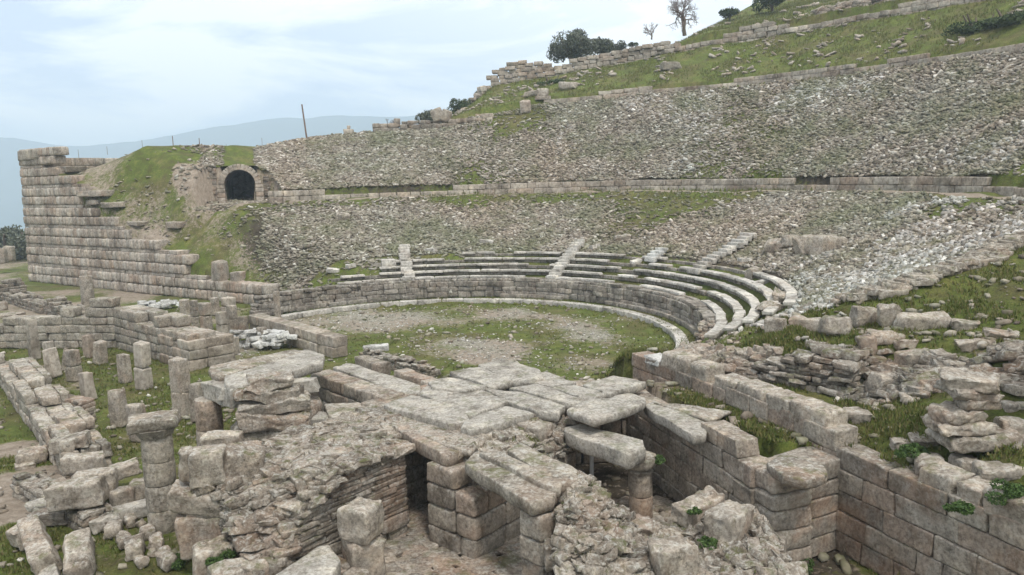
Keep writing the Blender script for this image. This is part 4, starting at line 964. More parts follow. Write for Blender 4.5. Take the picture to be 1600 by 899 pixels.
# blocks standing in front of the doorway
hero('stone_block', (-3.12, 14.5, .0), (.66, .66, 1.0), 'pinkish upright block carrying a grey cube in front of the layered wall', 'stone block', yaw=30, n=11, rough=.05, rnd=.16, mat=M_warm)
hero('stone_block', (-3.10, 14.42, 1.0), (.72, .66, .70), 'lichened grey cube balanced on a pinkish block in the foreground', 'stone block', yaw=-28, ty=5, n=12, rough=.045, rnd=.16, mat=M_grey)
flag('stone_slab', [(390, 925), (496, 853), (515, 851), (532, 874), (500, 930), (440, 950)], 1.0, .34, 'long pale slab with a pointed end at the bottom, left of the balanced cube', mat=M_slab)
for (u, v, z, sz, yw, lb, mt) in [(335, 893, .35, (.75, .6, .6), 30, 'rounded grey boulder at the foot of the schist wall, lower left', M_grey), (375, 912, .5, (1.0, .6, .4), 28, 'pale long block at the bottom edge beside weeds', M_grey), (545, 905, .0, (.5, .4, .35), 10, 'small stone at the base of the pinkish upright block', M_slate)]:
    hero('stone_block', P(u, v, z), sz, lb, 'stone block', yaw=yw, mat=mt, n=10, rough=.05, rnd=.2)
mass('footing', M_warm, 'low step of rough blocks under the long pale slab at the bottom', [((np.array([-4.6, 12.0]), 49, 2.6, 1.4, lambda a, b: .62, 0, (.25, .34), (.4, .7), (.4, .6)), dict(n=5, rough=.03))], 'ruined wall')
# paving of the passage
m = MB()
for i in range(17):
    for j in range(12):
        c = np.array([-3.2 + i * .42, 13.0 + j * .44]) + rng.normal(0, .05, 2)
        m.block((c[0], c[1], .035), (rng.uniform(.46, .62), rng.uniform(.46, .62), .09), rotm(rng.normal(e1, 9), rng.normal(0, 1), rng.normal(0, 1)), 4, .2, .12, .012)
tag(m.build('paved_floor', M_warm), kind='structure')

# beam and post of the right opening
flag('lintel', [(880, 668), (905, 661), (1004, 688), (1007, 701), (985, 712), (884, 676)], 2.0, .36, 'thick cracked lintel beam resting on the short moulded column', 'stone beam', mat=M_slab)
e = MB(); q = Yp(925, 770, 17.9); e.tube([(q[0], q[1], 0), (q[0], q[1], 1.75)], [.05, .05], 12); on(e.build('metal_prop', M_metal, smooth=True), 'thin grey metal prop standing in the dark opening under the cracked lintel', 'metal post')
mass('added_inner_wall', M_warm, 'wall added to keep light out, at the far side of the sunken corridor, behind the metal prop', [((np.array([.95, 17.9]), 75, 1.6, .6, lambda a, b: 2.1, 0, (.4, .5), (.5, 1.0), (.6, .6)), dict(n=3))], 'wall')  # added side closure that keeps the opening under the lintel dark
# wall B with its end pier
nb = nzf(80, 1, .8)
PB0, PB1 = np.array([2.95, 21.0]), np.array([4.75, 14.9]); dB = PB1 - PB0; LB = np.hypot(*dB); aB = math.degrees(math.atan2(dB[1], dB[0]))
m = MB(); ruin(m, PB0, aB, LB, .6, lambda a, b: 2.12 + .16 * nb(a, b) - (.4 if 3.1 < a < 3.6 else 0), 0, (.34, .47), (.45, 1.05), (.6, .6), n=7, rnd=.07, rough=.014, jit=.006)
on(m.build('ashlar_wall', M_warm), 'squared block wall with mossy gaps along the right side of the sunken corridor', 'wall')
m = MB(); z = 0
for h, w in ((.42, 1.0), (.45, 1.0), (.40, .98), (.34, .96), (.42, .93)):
    m.block((5.32, 15.0, z + h / 2), (w, 1.05, h - .015), rotm(20), 11, .2, .04, .022); m.block((6.1, 15.45, z + h / 2), (1.15, .9, h - .015), rotm(28), 8, .1, .04, .02); m.block((6.62, 15.85, z + h / 2 + .01), (.7, .8, h - .015), rotm(20), 5, .08, .03, .02); z += h
on(m.build('end_pier', M_warm), 'pier of rounded courses closing the end of the corridor wall at the right', 'pier')
flag('stone_slab', [(1196, 722), (1225, 706), (1290, 728), (1292, 742), (1258, 752), (1225, 744)], 2.22, .2, 'rough mossy slab capping the rounded pier', mat=M_slate)
flag('stone_slab', [(1020, 628), (1052, 630), (1145, 642), (1108, 656)], 2.32, .10, 'thin cracked slab with a ragged edge lying in the grass strip', mat=M_grey)
flag('stone_slab', [(1003, 632), (1020, 624), (1106, 662), (1104, 678), (1085, 682)], 2.28, .24, 'long coping slab along the top of the corridor wall', mat=M_slab)
# wall A
na = nzf(85, 1, 1.0); m = MB()
for i in range(len(WALL_A) - 1):
    a, b = WALL_A[i], WALL_A[i + 1]; d = b - a; L_ = np.hypot(*d); an = math.degrees(math.atan2(d[1], d[0]))
    ruin(m, a, an, L_ + .02, .62, lambda s, t, i=i: (2.14 + .06 * na(s, i)) if i > 2 else 2.38 + .03 * na(s, i), 0, (.38, .47), (.5, 1.35), (.62, .62), n=8, rnd=.07, rough=.014, jit=.008, irr=.025)
on(m.build('long_wall', M_warm), 'long wall of big squared pinkish blocks running to the lower right corner', 'wall')
def onA(s):
    acc = 0
    for i in range(len(WALL_A) - 1):
        d = WALL_A[i + 1] - WALL_A[i]; L_ = np.hypot(*d)
        if s <= acc + L_: return WALL_A[i] + d * (s - acc) / L_ + np.array([-d[1], d[0]]) / L_ * .33, math.degrees(math.atan2(d[1], d[0]))
        acc += L_
capl = [(2.1, 1.15, .50, 'large pale pitted block, first of the cap blocks from the orchestra side'), (3.25, .75, .50, 'pitted square block standing beside the large pale one on the wall'), (4.35, .8, .34, 'low cap block after the pitted pair on the long wall'), (5.35, 1.15, .40, 'smooth grey cap block in the middle of the long wall'), (6.35, .80, .42, 'short cap block between two longer ones on the long wall'), (7.35, 1.15, .45, 'dark grey rounded cap block, last before the long wall steps down'),
        (10.55, .7, .38, 'pale rounded cap block in weeds on the lower right wall'), (11.2, .5, .36, 'narrow cap block partly hidden by weeds, lower right'), (12.0, 1.05, .46, 'big rounded grey cap block near the right edge of the picture'), (1.0, .9, .2, 'low white block at the orchestra end of the long wall')]
for sA, L_, h, lb in capl:
    c, an = onA(sA); hero('cap_block', (c[0], c[1], 2.42 if sA < 8 else 2.14), (L_, .62, h), lb, 'stone block', yaw=an, n=11, rough=.025, rnd=.16, irr=.05, mat=M_white if 'white' in lb else M_grey)

# ruins left of the platform: walls round the sunken trench
mass('trench_wall', M_warm, 'mossy block wall in front of the sunken trench left of the flagstones', [], 'wall') if False else None
def wl(name, a, b, z, th, Hf, label, mat=M_warm, cat='wall', **k):
    m = MB(); wallpx(m, a, b, z, th, Hf, **k); return on(m.build(name, mat), label, cat)
wl('trench_wall', (470, 584), (640, 645), 2.1, .7, lambda s, t: 2.1 - .25 * (s > .75) + .08 * m3(s * 9, 0), 'block wall with stepped top along the dark trench left of the flagstones', lh=(.32, .42), ca=(.4, .9), n=6, rnd=.1)
flag('stone_slab', [(520, 573), (545, 566), (660, 603), (655, 616), (618, 612)], 2.22, .28, 'long pale slab lying on the trench wall, pointing to the flagstones')
flag('stone_slab', [(590, 604), (612, 598), (640, 610), (612, 622), (592, 618)], 2.12, .22, 'smaller squared slab in front of the long pale one')
flag('stone_slab', [(508, 630), (560, 628), (585, 636), (530, 655), (512, 648)], 2.10, .2, 'flat slab on top of the layered wall, left of the big corner flagstone', mat=M_grey)
wl('stage_wall', (-14.35, 41.1, 0), (-8.24, 34.25, 0), 1, .8, lambda s, t: .98, 'two course wall of large smooth blocks at the left edge of the orchestra', mat=M_far, lh=(.48, .5), ca=(.8, 1.8), n=4, rnd=.05)
wl('stage_wall', (552, 558), (690, 606), 1.05, .6, lambda s, t: 1.05 - .25 * (.3 < s < .42) , 'weathered low wall between the orchestra wall and the flagstones', lh=(.5, .55), ca=(.6, 1.3), n=6, rnd=.1)
wl('rubble_wall', (560, 548), (665, 575), .5, .8, lambda s, t: .45 + .25 * m3(s * 9, t), 'dark heap of earth and rubble at the near edge of the orchestra', mat=M_slate, cat='ruined wall', lh=(.1, .18), ca=(.2, .5), cb=(.2, .4), n=3, irr=.14)
wl('rubble_wall', (985, 580), (1085, 560), 1.5, .9, lambda s, t: .9 + .8 * s + .3 * m3(s * 9, t), 'tumbled stones where the right end of the podium meets the long wall', mat=M_slate, cat='ruined wall', lh=(.12, .25), ca=(.25, .6), cb=(.25, .4), n=4, irr=.12)
p = P(588, 548, .3); hero('stone_block', p, (1.1, .5, .25), 'white rectangular block lying near the end of the stage wall', 'stone block', yaw=10, mat=M_white, n=5)

# courtyard
wl('courtyard_wall', (-34., 39.6, 0), (-26.0, 38.55, 0), 1, .8, lambda s, t: 1.25 + .35 * m3(s * 7, 3), 'left part of the long broken wall closing the courtyard at the back', lh=(.35, .5), ca=(.6, 1.3), n=5, rnd=.1, mat=M_grey)
wl('courtyard_wall', (-26.0, 38.55, 0), (-20.0, 37.9, 0), 1, .8, lambda s, t: 1.55 + .75 * sm(.35, 1, s) + .3 * m3(s * 7, 1), 'higher stretch of the back courtyard wall up to its right corner', lh=(.33, .48), ca=(.5, 1.2), n=5, rnd=.1, mat=M_grey)
wl('courtyard_wall', (-20.0, 37.9, 0), (-14.2, 32.85, 0), 1, 1.3, lambda s, t: 2.0 - .45 * s + .25 * m3(s * 8, t * 2), 'thick dark wall along the right side of the pillar courtyard', lh=(.35, .5), ca=(.5, 1.1), cb=(.55, .75), n=5, rnd=.12, mat=M_grey)
mass('block_base', M_far, 'squared box of tan blocks at the near corner of the courtyard wall', [((np.array([-14.06, 32.6]), 49, 2.1, 2.9, lambda a, b: 1.32 if (a < .55 or b < .55 or a > 1.55 or b > 2.3) else .95, 0, (.42, .46), (.6, 1.3), (.5, .9)), dict(n=6, rnd=.07))], 'wall')
nw = nzf(90, 1, 1.1)
wl('courtyard_wall', (-22.4, 32.3, 0), (-12.6, 20.4, 0), 1, 1.25, lambda s, t: .95 + .28 * nw(s * 12, t), 'broad low wall of rough blocks on the left side of the courtyard', lh=(.3, .45), ca=(.4, 1.1), cb=(.35, .65), n=6, rnd=.14, irr=.08, rough=.03, mat=M_grey)
wl('courtyard_wall', (-13.3, 19.3, 0), (-10.1, 16.9, 0), 1, .7, lambda s, t: .55 + .15 * nw(s * 5, t), 'low rubble wall under the big squared blocks at the lower left', lh=(.12, .22), ca=(.2, .5), cb=(.2, .4), n=4, irr=.12, mat=M_slate)
wl('partition_wall', (70, 628), (128, 638), .62, .5, lambda s, t: .85, 'small reddish rubble wall between courtyard pillars at the left', lh=(.1, .18), ca=(.2, .5), n=4, irr=.1, mat=M_warm, z0=0)
for (u, v, z, sz, yw, lb, mt, tt) in [
    (124, 792, .5, (1.15, .55, .62), 8, 'big squared pale block perched on the low rubble wall, lower left', M_grey, (0, -3)),
    (152, 768, .45, (.95, .5, .55), 12, 'squared block just behind the big perched one', M_grey, (0, 0)),
    (133, 738, .5, (1.0, .55, .5), 20, 'oblong block third behind the big perched one', M_grey, (0, 3)),
    (112, 700, .75, (.95, .6, .35), 14, 'smooth rounded block on top of the left courtyard wall', M_grey, (0, -6)),
    (195, 745, .42, (.75, .5, .34), 25, 'tilted grey block topping the reddish pair of blocks, lower left', M_grey, (0, -8)),
    (190, 790, .05, (.55, .5, .48), 25, 'reddish squared block left of the tall column', M_warm, (0, 0)),
    (218, 780, .05, (.42, .5, .5), 25, 'grey squared block between the reddish one and the tall column', M_grey, (0, 0)),
    (195, 812, .0, (1.75, .4, .34), 30, 'long low beam lying in grass left of the tall column', M_slab, (0, 0)),
    (165, 828, .0, (.6, .35, .32), 30, 'short end piece left of the long low beam', M_slab, (0, 0)),
    (62, 872, .1, (1.9, .45, .55), -54, 'long rough block tilted on its side in the lower left corner', M_grey, (20, 10)),
    (75, 898, .0, (1.6, .35, .25), -54, 'narrow slab lying under the long tilted block', M_slab, (15, 5)),
    (124, 888, .05, (1.25, .55, .48), -62, 'pale squared block slanting to the lower left of the stone row', M_grey, (0, 14)),
    (40, 850, .1, (.55, .5, .45), -40, 'dark block at the upper end of the long tilted block', M_grey, (10, 0)),
    (72, 795, .25, (.8, .4, .2), 8, 'thin flat block left of the big perched one', M_slab, (0, 0)),
    (78, 818, .05, (.9, .45, .32), 8, 'cracked low block under the thin flat one', M_slate, (0, 0)),
    (52, 722, .05, (.75, .5, .38), 30, 'loose boulder in the grass outside the left courtyard wall', M_grey, (10, 0)),
    (40, 732, .0, (.5, .4, .15), 30, 'flat stone beside the loose boulder outside the wall', M_grey, (0, 0))]:
    hero('stone_block', P(u, v, z), sz, lb, 'stone block', yaw=yw, tx=tt[0], ty=tt[1], mat=mt, n=10, rough=.04, rnd=.14)
G = 'row of worn stones bordering the grass beside the tall column'
rs = [(168, 826, .4, 'first'), (180, 838, .42, 'second'), (196, 855, .40, 'third'), (212, 868, .5, 'fourth'), (220, 885, .3, 'fifth'), (232, 840, .32, ''), (245, 858, .40, ''), (258, 872, .30, ''), (262, 886, .42, ''), (205, 822, .32, ''), (222, 826, .25, ''), (238, 868, .2, '')]
lbs = ['cylindrical pale stone at the top of the near stone row', 'rounded stone just below the cylindrical one in the near stone row', 'whitish stone in the middle of the near stone row', 'broad pinkish stone in the lower part of the near stone row', 'bottom stone of the near row, small and pinkish', 'stone at the upper end of the far row, next to the tall column', 'long stone in the far row beside the column foot', 'small stone low in the far row', 'grey oval stone at the bottom end of the far row', 'flat stone joining the two stone rows at the top', 'small flat stone near the upper end of the far row', 'small white stone between the two stone rows']
for (u, v, w, _), lb in zip(rs, lbs):
    hero('border_stone', P(u, v, 0.0), (w * 1.2, w * .8, w * .75), lb, 'stone', yaw=-50 + rng.normal(0, 12), n=9, rnd=.28, rough=.04, group=G)

# pillars of the courtyard: (foot u, v, width px, height px, blocks, lean, label)
PL = [(51, 563, 19, 63, 1, 0, 'slim pale pillar, tallest in the back left group of the courtyard'),
      (74, 573, 17, 38, 1, 3, 'stubby pillar right behind the slim pale one'),
      (82, 592, 24, 46, 1, -8, 'broad leaning pillar in front of the stubby one'),
      (97, 580, 12, 34, 1, 18, 'thin stone tilting strongly against the broad leaning pillar'),
      (112, 598, 25, 50, 2, 0, 'two block pillar with a dark top block, left of the leaning pair'),
      (137, 560, 21, 35, 1, 0, 'squat pillar behind the tapering leaning one'),
      (152, 571, 22, 36, 1, 7, 'tapering pale pillar leaning to the right'),
      (135, 628, 25, 44, 1, -3, 'pale pillar beside a round lump, at the end of the reddish partition wall'),
      (193, 600, 22, 44, 1, 0, 'short weathered pillar left of the tall two block one'),
      (221, 611, 27, 74, 2, 2, 'tall two block pillar in the middle of the courtyard'),
      (281, 653, 31, 90, 2, 0, 'bulky two block pillar in front of the tan box of blocks'),
      (184, 669, 30, 56, 1, -2, 'worn pillar in the grass, left of its darker neighbour'),
      (214, 692, 30, 58, 1, -3, 'darker worn pillar leaning a little, nearest to the tall column'),
      (308, 662, 26, 62, 1, 0, 'dark pillar stump close behind the beam carrying column'),
      (193, 583, 12, 16, 1, 12, 'tiny tilted stone stub behind the short weathered pillar'),
      (288, 506, 18, 36, 1, 0, 'pale pillar stub behind the tan box, leftmost of the rear cluster'),
      (304, 514, 13, 44, 5, 0, 'narrow stack of thin bricks between two pale pillars'),
      (320, 518, 20, 44, 2, 0, 'wide pillar right of the narrow brick stack'),
      (335, 494, 15, 28, 1, 0, 'tan pillar standing back in the rear cluster'),
      (355, 492, 24, 26, 2, 0, 'broad pinkish block pillar at the back of the rear cluster'),
      (346, 530, 19, 42, 2, 0, 'round shouldered pillar in front of the pinkish one'),
      (363, 524, 16, 46, 2, 0, 'brown two block pillar in the middle of the rear cluster'),
      (379, 522, 18, 26, 1, 0, 'low mossy pillar stub right of the brown pillar'),
      (362, 556, 20, 28, 1, 4, 'squat yellowish stub just right of the tan box'),
      (356, 540, 13, 18, 1, 0, 'small white topped post beside the squat yellowish stub'),
      (408, 544, 19, 32, 1, 0, 'brown pillar stub between two heaps of white marble'),
      (434, 508, 10, 52, 1, 0, 'thin upright post against the end of the podium wall'),
      (175, 492, 18, 26, 1, 6, 'small slanting block left of the white marble fragments')]
for (u, v, w, h, nb_, ln_, lb) in PL:
    p = P(u, v, 0); D = math.hypot(p[1], CH); sc = F / (p[1] * math.cos(PIT) + CH * math.sin(PIT)); W_ = w / sc * .92; Hh = h / sc * 1.02
    e = empty('pillar', tuple(p + np.array([0, W_ * .4, 0])), lb, 'pillar', 'worn pillars of the courtyard'); z = 0
    hs = rng.uniform(.8, 1.2, nb_); hs = hs / hs.sum() * Hh; mt = M_warm if ('dark' in lb or 'brown' in lb or 'brick' in lb) else (M_grey if rng.random() < .6 else M_far)
    for hh in hs:
        m = MB(); m.block((p[0] + math.tan(RAD(ln_)) * (z + hh / 2), p[1] + W_ * .4, z + hh / 2), (W_ / (math.cos(RAD(20)) + .25), W_ * .75, hh - .01), rotm(-25 + rng.normal(0, 6), 0, ln_), 8, .12, .04, .02, taper=.10 if nb_ == 1 else .03)
        m.build('pillar_block', mt, e, smooth=False); z += hh
column(P(139, 482, 0), .43, 2.2, 'round column stump standing alone before the high retaining wall', drums=1, mat=M_grey)
for (u, v, nn, lb) in [(385, 545, 26, 'heap of broken white marble left of the brown pillar stub'), (425, 547, 22, 'heap of white marble fragments right of the brown pillar stub'), (250, 484, 24, 'row of white marble pieces lying behind the dark courtyard wall')]:
    m = MB(); p = P(u, v, 0)
    for i in range(nn + 10):
        a = .62 if v > 500 else 1.4
        m.block(p + np.array([rng.normal(0, a * .5), rng.uniform(0, .7), rng.uniform(.08, .85 if v > 500 else .5)]), rng.uniform(.18, .55, 3) * [1.3, 1, .5], rotm(rng.uniform(0, 180), rng.normal(0, 8), rng.normal(0, 8)), 4, .08, .1, .015)
    on(m.build('marble_heap', M_white), lb, 'marble heap')
# far left low ruins
wl('field_wall', (0, 452), (60, 470), .9, 1.0, lambda s, t: .7 + .3 * m3(s * 9, t), 'upper stretch of low rubble wall in the grass at the far left', lh=(.15, .25), ca=(.3, .8), cb=(.3, .5), n=3, irr=.1, mat=M_slate)
wl('field_wall', (60, 470), (130, 492), .8, 1.1, lambda s, t: .8 + .25 * m3(s * 9, t + 2), 'lower stretch of brown rubble wall ending at the round column stump', lh=(.12, .22), ca=(.3, .8), cb=(.3, .5), n=3, irr=.1, mat=M_slate)
wl('field_wall', (-5, 437), (40, 432), 1.6, 1.0, lambda s, t: 1.3 + .5 * m3(s * 9, t + 5), 'dark rubble wall at the left end of the high retaining wall', lh=(.15, .3), ca=(.3, .8), cb=(.3, .5), n=3, irr=.1, mat=M_slate)
for (u, v, w, h, lb) in [(4, 412, 1.0, 1.5, 'upright pale block at the left edge of the picture'), (16, 408, .9, 1.5, 'second upright pale block beside the one at the left edge'), (4, 485, .6, .6, 'small squared block in grass at the left edge'), (10, 494, 1.7, .15, 'flat grey stone lying in grass at the left edge')]:
    hero('stone_block', P(u, v, 0 if v > 450 else 1.0), (w, w * .7, h), lb, 'stone block', n=6, rough=.03)
p = P(30, 400, 0)

# ---------------------------------------------------------------- right-hand side
A_, B_ = P(1108, 590, 2.35), P(1330, 612, 2.7); d = B_[:2] - A_[:2]; L_ = np.hypot(*d)
m = MB(); nr = nzf(95, 1, .8)
ruin(m, A_, math.degrees(math.atan2(d[1], d[0])), L_, 1.3, lambda s, t: 2.25 + 1.35 * sm(-1.2, L_ * .85, s) * (.85 + .15 * sm(0, 1.0, t)) + .12 * nr(s, t), 2.0, (.09, .2), (.18, .6), (.2, .45), n=4, jit=.06, irr=.13, rough=.03, rnd=.18, tilt=4, over=1.08, skin=.4)
on(m.build('parodos_wall', M_slate), 'dark wall of small flat stones rising to the right from the end of the podium', 'ruined wall')
A2_, B2_ = P(1335, 588, 3.0), P(1640, 600, 3.6); d = B2_[:2] - A2_[:2]; L2_ = np.hypot(*d)
m = MB()
for i in range(460):
    s = rng.uniform(0, L2_); f = rng.random(); c = A2_[:2] + d / L2_ * s + np.array([-d[1], d[0]]) / L2_ * (f * 1.6 - .3)
    s0 = rng.uniform(.10, .42); z = hgt(c[0], c[1])
    m.block((c[0], c[1], z + s0 * .05), (s0 * rng.uniform(1, 1.9), s0, s0 * .45), rotm(rng.uniform(-60, 60), rng.normal(0, 10), rng.normal(0, 10)), 4, .18, .12, .03)
on(m.build('stone_tumble', M_slate), 'scattered small stones of the collapsed wall on the mossy slope at the right', 'rubble')
RB = [(1215, 542, .55, .62, .50, 0, 'upright grey block at the left end of the row above the small stone wall'), (1263, 543, .85, .40, .42, 0, 'orange stained oblong block beside the upright grey one'), (1310, 548, .75, .5, .5, 1, 'mottled squared block right of the orange stained one'),
      (1354, 508, .75, .55, .5, 1, 'big grey block topping the row at the foot of the pale rubble'), (1392, 508, .45, .6, .5, 0, 'upright pitted block between the big grey one and the long one'), (1446, 514, 1.35, .42, .6, 1, 'long smooth grey block above the mossy slope'), (1400, 500, .4, .4, .4, 0, 'small block wedged behind the upright pitted one'),
      (1355, 548, .42, .45, .4, 1, 'small brown block under the big grey one'), (1388, 534, .85, .3, .5, 1, 'flat topped boulder below the long smooth block'), (1418, 540, .5, .2, .4, 1, 'thin stone below the left half of the long smooth block'), (1282, 562, 1.0, .22, .5, 1, 'flat bright slab on the small stone wall'), (1240, 590, .9, .22, .45, 1, 'flat stone low in the small stone wall'), (1300, 588, .75, .28, .5, 1, 'lens shaped boulder in the lower part of the small stone wall'),
      (1440, 572, .95, .40, .5, 0, 'orange brown oblong block on the mossy slope'), (1398, 605, .95, .35, .45, 0, 'reddish rough block lower on the mossy slope'), (1505, 582, .65, .30, .5, 1, 'rough grey slab left of the top slab of the stacked stones'),
      (1530, 542, .85, .22, .4, 1, 'pinkish flat block in the grass above the stacked stones'), (1512, 515, .6, .28, .4, 0, 'dark squared block in the line right of the long smooth one'), (1580, 528, .9, .2, .4, 0, 'low dark block in the line near the right edge'), (1592, 555, .5, .3, .4, 1, 'light brown boulder at the right edge above the stacked stones'),
      (1342, 662, .55, .33, .45, 0, 'dark round boulder alone in the grass behind the cap blocks'), (1460, 752, .52, .5, .45, 1, 'squared grey block standing in the weeds behind the lower right wall'), (1515, 742, .42, .36, .4, 0, 'brownish squared block right of the grey one in the weeds'), (1572, 752, .8, .34, .45, 0, 'long pitted brown block near the right edge in the weeds'),
      (1462, 714, .7, .14, .35, 0, 'flat long stone above the squared grey block'), (1415, 700, .4, .2, .3, 0, 'small pinkish stone left of the flat long one'), (1385, 728, .3, .15, .25, 1, 'small stone just behind the wall where it steps down'), (1425, 629, .4, .2, .3, 1, 'pale small boulder on the mossy slope right of centre'), (1450, 695, .6, .2, .35, 0, 'brown half buried stone on the slope below the stack'), (1540, 690, .75, .22, .4, 0, 'tan half buried slab at the foot of the stacked stones'),
      (1590, 690, .55, .45, .5, 0, 'reddish squared block at the right edge below the stack'), (1590, 640, .5, .2, .4, 1, 'thin stone at the right edge beside the stack'), (1370, 590, .5, .15, .3, 1, 'thin pale stone left of the orange brown oblong block')]
for (u, v, w, h, dp, k, lb) in RB:
    p = hit(u, v, 9); red = any(q in lb for q in ('orange', 'brown', 'reddish', 'dark', 'pink', 'tan'))
    zz = p[2] - .08
    if 1200 < u < 1325 and v < 552: p = P(u, v + 2, 2.95 + .35 * (u - 1215) / 100); zz = max(p[2], hgt(p[0], p[1])) - .06
    hero('stone_block' if h > .28 else 'stone_slab', (p[0], p[1] + dp * .3, zz), (w, dp, h), lb, 'stone block' if h > .28 else 'stone slab', yaw=rng.normal(-8, 9), tx=rng.normal(0, 4), ty=rng.normal(0, 4), mat=(M_warm if red else M_grey), n=10, rnd=.2 if k else .1, irr=.1, rough=.045)
p0 = P(1540, 690, 2.95); lz = 2.75; m_i = 0
for dx, w, h, dpt, lb in [(0.1, 1.25, .24, .9, 'lowest big slab of the leaning stone stack at the right'), (-.15, 1.0, .22, .8, 'second slab from below in the leaning stone stack'), (-.2, .8, .24, .7, 'third slab from below in the leaning stack, sticking out to the left'), (.15, .62, .22, .6, 'reddish block in the middle of the leaning stone stack'), (.05, .85, .18, .7, 'thin slab just under the top of the leaning stack'), (.1, .95, .26, .75, 'wide grey capstone on top of the leaning stone stack')]:
    hero('stone_slab', (p0[0] + dx, p0[1] + .5 + m_i * .05, lz), (w, dpt, h), lb, 'stone slab', yaw=rng.normal(0, 8), tx=rng.normal(0, 3), ty=rng.normal(0, 3), mat=M_warm if m_i in (2, 3, 4) else M_grey, n=11, rnd=.25, irr=.1, rough=.05); lz += h * .93; m_i += 1
m = MB()
for i in range(520):
    u, v = rng.uniform(1058, 1215), 0; v = rng.uniform(548, 566 + (u - 1058) * .22); p = hit(u, v, 12); s0 = .06 + .30 * rng.random()**1.8
    m.block((p[0], p[1], p[2] + s0 * .12), (s0 * rng.uniform(1, 1.8), s0, s0 * rng.uniform(.4, .8)), rotm(rng.uniform(0, 180), rng.normal(0, 16), rng.normal(0, 16)), 4, .15, .15, s0 * .08)
on(m.build('stone_tumble', M_warm), 'brown stones spilled on the slope between the seat ends and the small stone wall', 'rubble')
# pale edging of flat stones along the parodos side of the slope
m = MB()
for i in range(800):
    f = (i + rng.random()) / 800; k = 3 + 3 * f; j = min(int(k), 5); q = EDG[j] * (1 - (k - j)) + EDG[j + 1] * (k - j) + rng.normal(0, .16, 2); s0 = rng.uniform(.15, .5)
    m.block((q[0], q[1], hgt(q[0], q[1]) + .08), (s0 * 1.6, s0, s0 * .4), rotm(math.degrees(math.atan2(*(EDG[j + 1] - EDG[j])[::-1])) + rng.normal(0, 15), rng.normal(0, 7), rng.normal(0, 7)), 4, .15, .1, .025)
on(m.build('edging', M_grey), 'line of flat pale stones bordering the rubble slope above the right hand grass', 'stone edging')

# upper hillside details
for (u, v, w, h, lb) in [(887, 140, 1.6, .8, 'pale boulder left of the other on the green hillside'), (1047, 108, 1.8, .7, 'flat grey slab on the green hillside under the bare tree'), (1180, 55, 1.1, .6, 'small block on the grass below the upper wall'), (848, 152, 1.2, .9, 'rough block at the left end of the thin block line'), (822, 176, .9, 1.2, 'light upright stone left of the thin block line'), (832, 150, 1.4, .5, 'whitish stone pair above the thin block line')]:
    p = hit(u, v, 30); hero('boulder', (p[0], p[1], p[2] - .1), (w, w * .7, h), lb, 'boulder', yaw=rng.uniform(-30, 30), n=8, rnd=.2, irr=.12, rough=.06, mat=M_far)
def crest(u, v, dy=0):
    p = hit(u, v + 4, 30); return p
for (a, b, hh, lb, mt) in [((583, 207), (625, 204), 1.3, 'low broken wall of reddish blocks at the left tip of the hill crest', M_far), ((625, 205), (690, 203), 1.0, 'middle stretch of stone heap wall along the crest', M_slate), ((690, 200), (770, 188), .8, 'right stretch of low stone wall along the crest under the bushes', M_far)]:
    q0, q1 = hit(*a, 30), hit(*b, 30); d = q1[:2] - q0[:2]; L_ = np.hypot(*d); z0_ = min(q0[2], q1[2]) - .3; m = MB()
    ruin(m, q0, math.degrees(math.atan2(d[1], d[0])), L_, 1.2, lambda s, t: z0_ + .3 + hh * (.8 + .5 * m3(s, t)) + (q1[2] - q0[2]) * s / L_, z0_, (.3, .5), (.5, 1.2), (.5, .7), n=3, irr=.1, jit=.08, tilt=3)
    on(m.build('crest_wall', mt), lb, 'ruined wall')
for i, (u, lb) in enumerate([(683, 'left rounded stone standing on the crest wall'), (697, 'right rounded stone standing on the crest wall')]):
    p = hit(u, 200, 30); hero('boulder', (p[0], p[1] + .5, p[2] + .6), (1.1, .6, 1.2), lb, 'boulder', yaw=0, ty=(-20, 25)[i], n=8, rnd=.4, rough=.08, mat=M_grey)
# pole and fence posts
p = hit(476, 221, 30); m = MB(); m.tube([(p[0] - .0, p[1] + 1, p[2] - .3), (p[0] - .3, p[1] + 1, p[2] + 3.4)], [.08, .065], 8); on(m.build('wooden_pole', M_wood), 'tall reddish wooden pole leaning slightly on the crest against the sky', 'pole')
for u, v, h, wh in [(408, 222, 1.1, 'rightmost thin fence post, right of the tunnel mouth'), (352, 230, .9, 'second thin fence post from the right, above the tunnel'), (308, 229, .9, 'third thin fence post from the right on the left hill'), (266, 226, .9, 'fourth thin fence post from the right, middle of the left hill'), (220, 226, 1.1, 'third thin fence post from the left on the left hill'), (165, 236, 1.1, 'second thin fence post from the left, right of the crowning block'), (120, 242, 1.2, 'leftmost thin fence post, nearest the block crowning the retaining wall')]:
    p = hit(u, v + 3, 30); m = MB(); m.tube([(p[0], p[1] + .6, p[2] - .3), (p[0], p[1] + .6, p[2] + h)], [.035, .03], 6); on(m.build('fence_post', M_wood), wh, 'fence post', 'fence posts along the crest')
p = hit(543, 212, 30); m = MB(); m.block((p[0], p[1] + .5, p[2] + .25), (.9, .7, .7), rotm(5), 6, .1, .05, .03); m.block((p[0] + .05, p[1] + .5, p[2] + .75), (.3, .3, .4), rotm(5), 6, .2, .05, .02); on(m.build('stone_marker', M_far), 'small stone marker on the crest right of the wooden pole', 'stone marker')

